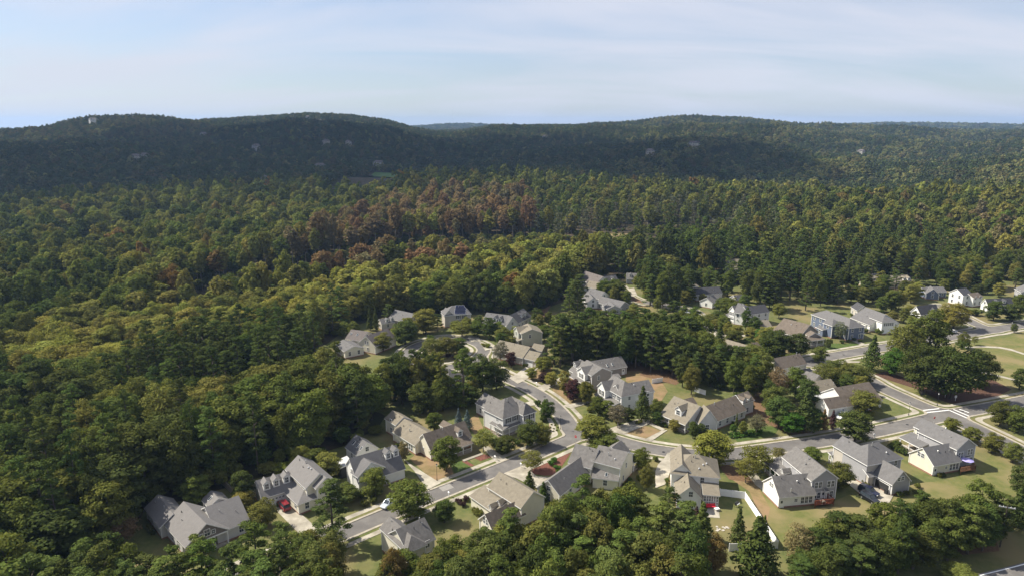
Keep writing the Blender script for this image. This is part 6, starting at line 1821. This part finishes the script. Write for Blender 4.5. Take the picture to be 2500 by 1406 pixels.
for p in ((1620, 1103), (1330, 968), (1150, 1172), (2215, 1036), (2350, 1003), (2060, 866), (2425, 1062)):
    P = at(p); o = link('manhole_cover', MB().tube([(0, 0, -.02), (0, 0, .012)], [.42, .42], 18).mesh('manhole_cover', M['black_metal']), None, (P.x, P.y, .055))
    tag(o, 'dark round manhole cover set in the asphalt', 'manhole', 'manhole covers in the streets')
# ---------------------------------------------------------------- fences
def fence(px, hgt, mat, label, span=2.4, closed=False):
    P = gpx(px)
    o = thing('fence', label, 'fence', (P[0][0], P[0][1], 0))
    O = Vector((P[0][0], P[0][1]))
    for a, b in zip(P, P[1:]):
        a, b = Vector(a) - O, Vector(b) - O; n = max(1, round((b - a).length / span))
        for i in range(n):
            u, v = a.lerp(b, i / n), a.lerp(b, (i + 1) / n)
            MB().bar((u.x, u.y, 0), (u.x, u.y, hgt + .12), .14).build('post', mat, o)
            pn = MB(); pn.bar((u.x, u.y, hgt / 2 + .04), (v.x, v.y, hgt / 2 + .04), .045, hgt - .12); pn.bar((u.x, u.y, hgt - .02), (v.x, v.y, hgt - .02), .08, .1); pn.bar((u.x, u.y, .1), (v.x, v.y, .1), .08, .1)
            pn.build('panel', mat, o)
    u = Vector(P[-1]) - O; MB().bar((u.x, u.y, 0), (u.x, u.y, hgt + .12), .14).build('post', mat, o)
fence([(1757, 1209), (1818, 1217), (1898, 1338), (1868, 1342), (1780, 1345)], 1.75, M['vinyl'], 'white vinyl fence round the garden with the big spruce')
fence([(1592, 936), (1617, 932)], 1.6, M['vinyl'], 'short white fence behind the hipped white house')
fence([(1695, 955), (1722, 964)], 1.6, M['vinyl'], 'white fence glimpsed in the trees behind the tan-roofed house')
fence([(533, 1172), (568, 1207)], 1.7, M['wood_grey'], 'weathered wooden fence at the wood edge behind the ranch house')
fence([(600, 1222), (622, 1212)], 1.5, M['vinyl'], 'short white fence left of the three-dormer house')

# ---------------------------------------------------------------- decks, patio, yard things
def deck(px, z, mat, label, rails, f):
    P = [at(f(p), z) for p in px]; c = sum(P, Vector()) / len(P)
    o = thing('deck', label, 'deck', (c.x, c.y, 0)); Q = [Vector((p.x - c.x, p.y - c.y, z)) for p in P]
    if (Q[1] - Q[0]).cross(Q[2] - Q[1]).z < 0: Q = Q[::-1]; rails = [len(Q) - 1 - i for i in rails]
    d = MB(); d.poly(Q); d.poly([q - Vector((0, 0, .22)) for q in Q[::-1]])
    for i in range(len(Q)): d.poly([Q[i - 1] - Vector((0, 0, .22)), Q[i] - Vector((0, 0, .22)), Q[i], Q[i - 1]])
    d.build('platform', mat, o)
    for q in Q: MB().bar((q.x * .96, q.y * .96, 0), (q.x * .96, q.y * .96, z - .2), .14).build('leg', mat, o)
    for i in range(len(Q)):
        a, b = Q[i], Q[(i + 1) % len(Q)]
        if (i not in rails): continue
        n = max(1, int((b - a).length / 1.4))
        for k in range(n + 1):
            q = a.lerp(b, k / n) * .985; MB().bar((q.x, q.y, z), (q.x, q.y, z + 1.0), .11).build('rail_post', mat, o)
        MB().bar((a.x * .985, a.y * .985, z + 1.0), (b.x * .985, b.y * .985, z + 1.0), .14, .06).build('handrail', mat, o)
        bl = MB(); n = int((b - a).length / .22)
        for k in range(n):
            q = a.lerp(b, (k + .5) / n) * .985; bl.bar((q.x, q.y, z), (q.x, q.y, z + .97), .05)
        tag(bl.build('balusters', mat, o), kind='stuff')
    return o
deck([(1165, 1260), (1530, 1222), (1405, 1120), (1195, 1145)], .9, M['deck_red'], 'red stained timber deck behind the grey two-storey house', [0, 1], G2)
deck([(1290, 1095), (1575, 1048), (1505, 965), (1290, 1000)], .9, M['deck_tan'], 'cedar deck carrying the lilac parasol', [0, 1], G4)
P = at(G4((1395, 1015)), .9)
o = thing('parasol', 'lilac parasol on the cedar deck', 'parasol', (P.x, P.y, .9))
MB().tube([(0, 0, 0), (0, 0, 2.5)], [.03, .03], 8).build('pole', M['steel'], o)
cn = MB()
for i in range(8):
    a, b = i * math.pi / 4, (i + 1) * math.pi / 4; cn.poly([(0, 0, 2.55), (1.5 * math.cos(a), 1.5 * math.sin(a), 2.05), (1.5 * math.cos(b), 1.5 * math.sin(b), 2.05)])
cn.build('canopy', M['purple'], o)
def furn(p, z, w, l, hgt, mat, label, name, rz=0.3, cat='table'):
    P = at(p, z); o = thing(name, label, cat, (P.x, P.y, z), rz)
    MB().box(-w / 2, w / 2, -l / 2, l / 2, hgt - .06, hgt).build('top', mat, o)
    for sx in (-1, 1):
        for sy in (-1, 1): MB().bar((sx * (w / 2 - .06), sy * (l / 2 - .06), 0), (sx * (w / 2 - .06), sy * (l / 2 - .06), hgt - .06), .07).build('leg', mat, o)
    return o
furn(G2((1290, 1220)), .9, 1.0, 1.6, .72, M['wood_grey'], 'pale table on the red stained deck', 'patio_table')
sheet('patio', [tuple(at(G1(p)))[:2] for p in ((905, 1270), (1140, 1225), (1165, 1440), (925, 1420))], .09, M['concrete'], 'white concrete patio behind the screened porch')
b_ = furn(G1((1000, 1250)), .09, 2.2, .7, .45, M['red_plastic'], 'red garden bench against the screened porch', 'garden_bench', 0.05, 'bench')
MB().box(-1.1, 1.1, .28, .35, .45, .95).build('backrest', M['red_plastic'], b_)
furn(G1((1110, 1295)), .09, 1.1, .8, .55, M['vinyl'], 'white side table on the concrete patio', 'side_table')
P = at(G1((1465, 1230))); o = thing('barrel_grill', 'black barrel grill standing on the bare soil inside the fence', 'grill', (P.x, P.y, 0.05), 0.8)
MB().tube([(-.55, 0, .85), (.55, 0, .85)], [.34, .34], 14).build('barrel', M['black_metal'], o)
for sx in (-.45, .45):
    for sy in (-.25, .25): MB().bar((sx, sy, 0), (sx, sy, .75), .05).build('leg', M['black_metal'], o)
MB().box(-.6, .6, -.5, -.33, .84, .88).build('shelf', M['vinyl'], o)
P = at(F4((675, 1085))); o = thing('air_conditioner', 'white air-conditioning unit on the grass beside the L-shaped house', 'appliance', (P.x, P.y, 0.05), .7)
MB().box(-.45, .45, -.45, .45, 0, .85).build('casing', M['trim'], o); MB().tube([(0, 0, .85), (0, 0, .88)], [.36, .36], 16).build('fan_grille', M['black_metal'], o)
for k, (q, m_, lb) in enumerate((((1195, 1215), 'black_metal', 'black wheelie bin at the open garage, darker one'), ((1150, 1140), 'vinyl', 'white box standing in the open garage mouth'))):
    P = at(G3(q)); o = thing('bin', lb, 'bin', (P.x, P.y, .18), .5 + k)
    MB().box(-.32, .32, -.36, .36, 0, .98).build('body', M[m_], o); MB().box(-.35, .35, -.4, .4, .98, 1.06).build('lid', M[m_], o)
for i, q in enumerate(((1580, 930), (1592, 948), (1585, 968), (1600, 955), (1640, 935), (1660, 942), (1675, 935), (1690, 945), (1640, 965))):
    P = at(Zd(q)); m = MB(); k = 7; rr = random.uniform(.25, .45)
    top = [(rr * random.uniform(.8, 1.1) * math.cos(j * 6.283 / k), rr * random.uniform(.7, 1) * math.sin(j * 6.283 / k), .08) for j in range(k)]
    m.poly(top)
    for j in range(k): a, b = top[j - 1], top[j]; m.poly([(a[0], a[1], -.03), (b[0], b[1], -.03), b, a])
    tag(m.build('stepping_stone', M['stone'], None, (P.x, P.y, .05)), 'pale flat stone in the fenced lawn', 'stone', 'stepping stones in the fenced lawn')

# ---------------------------------------------------------------- street furniture
def street_lamp(p, hgt, label):
    P = at(p); o = thing('street_lamp', label, 'street lamp', (P.x, P.y, .1))
    MB().tube([(0, 0, 0), (0, 0, .5), (0, 0, .55), (0, 0, hgt)], [.12, .1, .06, .045], 8).build('pole', M['black_metal'], o)
    MB().tube([(0, 0, hgt), (0, 0, hgt + .1), (0, 0, hgt + .45)], [.08, .14, .2], 6).build('lantern', M['lamp'], o)
    MB().tube([(0, 0, hgt + .45), (0, 0, hgt + .65)], [.24, .03], 6).build('cap', M['black_metal'], o)
street_lamp((1067, 1173), 3.9, 'black street lamp at the drive beside the dry lawn')
street_lamp((1368, 1048), 3.6, 'black street lamp at the sandy bed on the bend')
street_lamp((2218, 1014), 3.6, 'black street lamp on the rounded corner lawn')
street_lamp((2288, 990), 3.6, 'black street lamp at the edge of the oak mulch')
street_lamp((2468, 808), 3.4, 'black street lamp beside the young tree on the wide road')
street_lamp((2412, 782), 3.4, 'black street lamp before the long white house')
def text_mesh(s, size):
    c = bpy.data.curves.new('lettering', 'FONT'); c.body = s; c.size = size; c.align_x = 'CENTER'; c.align_y = 'CENTER'; c.extrude = .002
    o = bpy.data.objects.new('tmp', c); C.objects.link(o)
    dg = bpy.context.evaluated_depsgraph_get(); me = bpy.data.meshes.new_from_object(o.evaluated_get(dg)); bpy.data.objects.remove(o); me.materials.clear(); me.materials.append(M['road_paint']); return me
STOP_ME = text_mesh('STOP', .26)
def stop_sign(p, face, label, pole=True):
    P = at(p); o = thing('stop_sign', label, 'sign', (P.x, P.y, .1), face)
    MB().bar((0, 0, 0), (0, 0, 2.0), .06).build('pole', M['steel'], o)
    pl = MB(); k = 8; q = [(.40 * math.cos(R(22.5 + 45 * i)), .40 * math.sin(R(22.5 + 45 * i))) for i in range(k)]
    pl.poly([(x, -.035, 2.1 + z) for x, z in q]); pl.poly([(x, 0.0, 2.1 + z) for x, z in q[::-1]])
    for i in range(k): a, b = q[i - 1], q[i]; pl.poly([(a[0], -.035, 2.1 + a[1]), (a[0], 0, 2.1 + a[1]), (b[0], 0, 2.1 + b[1]), (b[0], -.035, 2.1 + b[1])])
    pt = pl.build('plate', M['sign_red'], o)
    t = link('lettering', STOP_ME, pt, (0, -.042, 2.1)); t.rotation_euler = (R(90), 0, 0)
stop_sign((1405, 1083), R(-35), 'red stop sign at the street junction by the dark-sloped garage wing')
stop_sign((2279, 1036), R(25), 'red stop sign at the crossing behind the parasol house')
def mailbox(p, label, rz):
    P = at(p); o = thing('mailbox', label, 'mailbox', (P.x, P.y, .1), rz)
    MB().bar((0, 0, 0), (0, 0, 1.05), .11).build('post', M['vinyl'], o)
    m = MB(); n = 8; prof = [(-.13, 1.05), (.13, 1.05)] + [(.13 * math.cos(R(180 * i / n)), 1.22 + .13 * math.sin(R(180 * i / n))) for i in range(n + 1)]
    for y in (-.28, .28): m.poly([(x, y, z) for x, z in (prof if y < 0 else prof[::-1])])
    for i in range(len(prof)): a, b = prof[i - 1], prof[i]; m.poly([(a[0], -.28, a[1]), (a[0], .28, a[1]), (b[0], .28, b[1]), (b[0], -.28, b[1])])
    m.build('box', M['vinyl'], o)
for p, lb in (((1272, 1142), 'white mailbox at the pale drive under the red-mulch tree'), ((1096, 1213), 'white mailbox at the kerb before the tan-roofed court house'), ((1209, 1124), 'white mailbox by the shaded drive of the L-shaped house'), ((2134, 1070), 'white mailbox before the beige open-garage house'),
              ((1038, 1194), 'white mailbox at the drive beside the street lamp'), ((1962, 860), 'white mailbox before the craftsman porch'), ((1776, 820), 'white mailbox at the drive on the curving street'), ((1310, 942), 'white mailbox at the drive of the white garage door')):
    mailbox(p, lb, random.uniform(.3, .9))
for p, lb, w in (((2307, 970), 'green garden sign on post under the oaks, larger one', 1.0), ((2332, 978), 'small pale sign on post under the oaks', .7)):
    P = at(p); o = thing('garden_sign', lb, 'sign', (P.x, P.y, .06)); MB().bar((0, 0, 0), (0, 0, 1.9), .09).build('post', M['trim'], o); MB().box(-w / 2, w / 2, -.05, -.0, 1.0, 1.8).build('board', M['sign_green'] if w > .8 else M['trim'], o)
# the utility pole in the lower right corner
P = at((2441, 1335))
o = thing('utility_pole', 'wooden utility pole with pale crossarm above the hedge belt', 'utility pole', (P.x, P.y, 0))
z_ = 8.0
for _ in range(12):
    a, b = proj((P.x, P.y, z_)), proj((P.x, P.y, z_ + .1)); z_ += (1238 - a[1]) / ((b[1] - a[1]) / .1)
MB().tube([(0, 0, -.2), (0, 0, z_ + .4)], [.15, .11], 9).build('pole', M['bark'], o)
MB().bar((-1.35, .55, z_), (1.35, -.55, z_), .16, .2).build('crossarm', M['steel'], o)
for k in (-1.2, -.6, .6, 1.2): MB().tube([(k, -k * .407, z_ + .1), (k, -k * .407, z_ + .32)], [.06, .04], 7).build('insulator', M['lamp'], o)
wr = MB(); w0 = Vector((P.x + 1.2, P.y - .49, z_ + .3)); w1 = Vector((P.x + 46, P.y - 34, z_ - .5))
ptsw = [w0.lerp(w1, i / 14) - Vector((0, 0, 1.6 * (1 - (2 * i / 14 - 1) ** 2))) for i in range(15)]
wr.tube(ptsw, [.02] * 15, 5); tag(wr.build('power_line', M['black_metal']), 'thin power line running from the utility pole over the back road', 'cable')
# slim mast on the far skyline
P = at_ground((1106, 303)); o = thing('radio_mast', 'thin radio mast on the far central skyline', 'mast', (P.x, P.y, zt(P.x, P.y)))
zz = 60.0
m = MB()
for a in range(3): m.bar((1.2 * math.cos(a * 2.094), 1.2 * math.sin(a * 2.094), 0), (.25 * math.cos(a * 2.094), .25 * math.sin(a * 2.094), 105), .3)
m.build('lattice', M['steel'], o)
MB().tube([(0, 0, 105), (0, 0, 122)], [.2, .08], 6).build('antenna', M['steel'], o)

# ---------------------------------------------------------------- fair-weather clouds overhead, left of the view: their shadows lie on the hills
cm_ = bpy.data.materials.new('cloud'); cm_.use_nodes = True; t_ = cm_.node_tree; t_.nodes.clear()
ou = t_.nodes.new('ShaderNodeOutputMaterial'); df = t_.nodes.new('ShaderNodeBsdfDiffuse'); df.inputs[0].default_value = (.9, .9, .9, 1); tp = t_.nodes.new('ShaderNodeBsdfTransparent'); mxs = t_.nodes.new('ShaderNodeMixShader'); mxs.inputs[0].default_value = .42
t_.links.new(tp.outputs[0], mxs.inputs[1]); t_.links.new(df.outputs[0], mxs.inputs[2]); t_.links.new(mxs.outputs[0], ou.inputs[0])
ico = bmesh.new(); bmesh.ops.create_icosphere(ico, subdivisions=2, radius=1); IV = np.array([v.co for v in ico.verts]); IF = [[v.index for v in f.verts] for f in ico.faces]; ico.free()
def cloud(tx, ty, rx, ry, alt, n, label):
    """cloud whose shadow falls round (tx, ty)"""
    off = TO_SUN * ((alt - zt(tx, ty)) / TO_SUN.z); cx, cy = tx + off.x, ty + off.y
    V = []; F = []
    for i in range(n):
        th = i * 2.399; k = math.sqrt((i + .5) / n); r = random.uniform(.16, .30) * min(rx, ry) * 1.3
        c = np.array([cx + math.cos(th) * k * rx, cy + math.sin(th) * k * ry, alt + random.uniform(-.1, .25) * r + (1 - k) * 60])
        b = len(V); V += (IV * np.array([r, r, r * .5]) * (1 + rng.normal(size=(len(IV), 1)) * .06) + c).tolist(); F += [[j + b for j in f] for f in IF]
    tag(link('cloud', mesh_of('cloud', V, F, cm_, smooth=True)), label, 'cloud')
q = at_ground((600, 400)); cloud(q.x, q.y, 520, 420, 1150, 56, 'broad white cloud high over the left hills')
q = at_ground((1230, 395)); cloud(q.x, q.y, 460, 380, 1180, 46, 'white cloud high over the central hills')
q = at_ground((60, 395)); cloud(q.x, q.y, 330, 330, 1160, 34, 'smaller white cloud beyond the left edge')
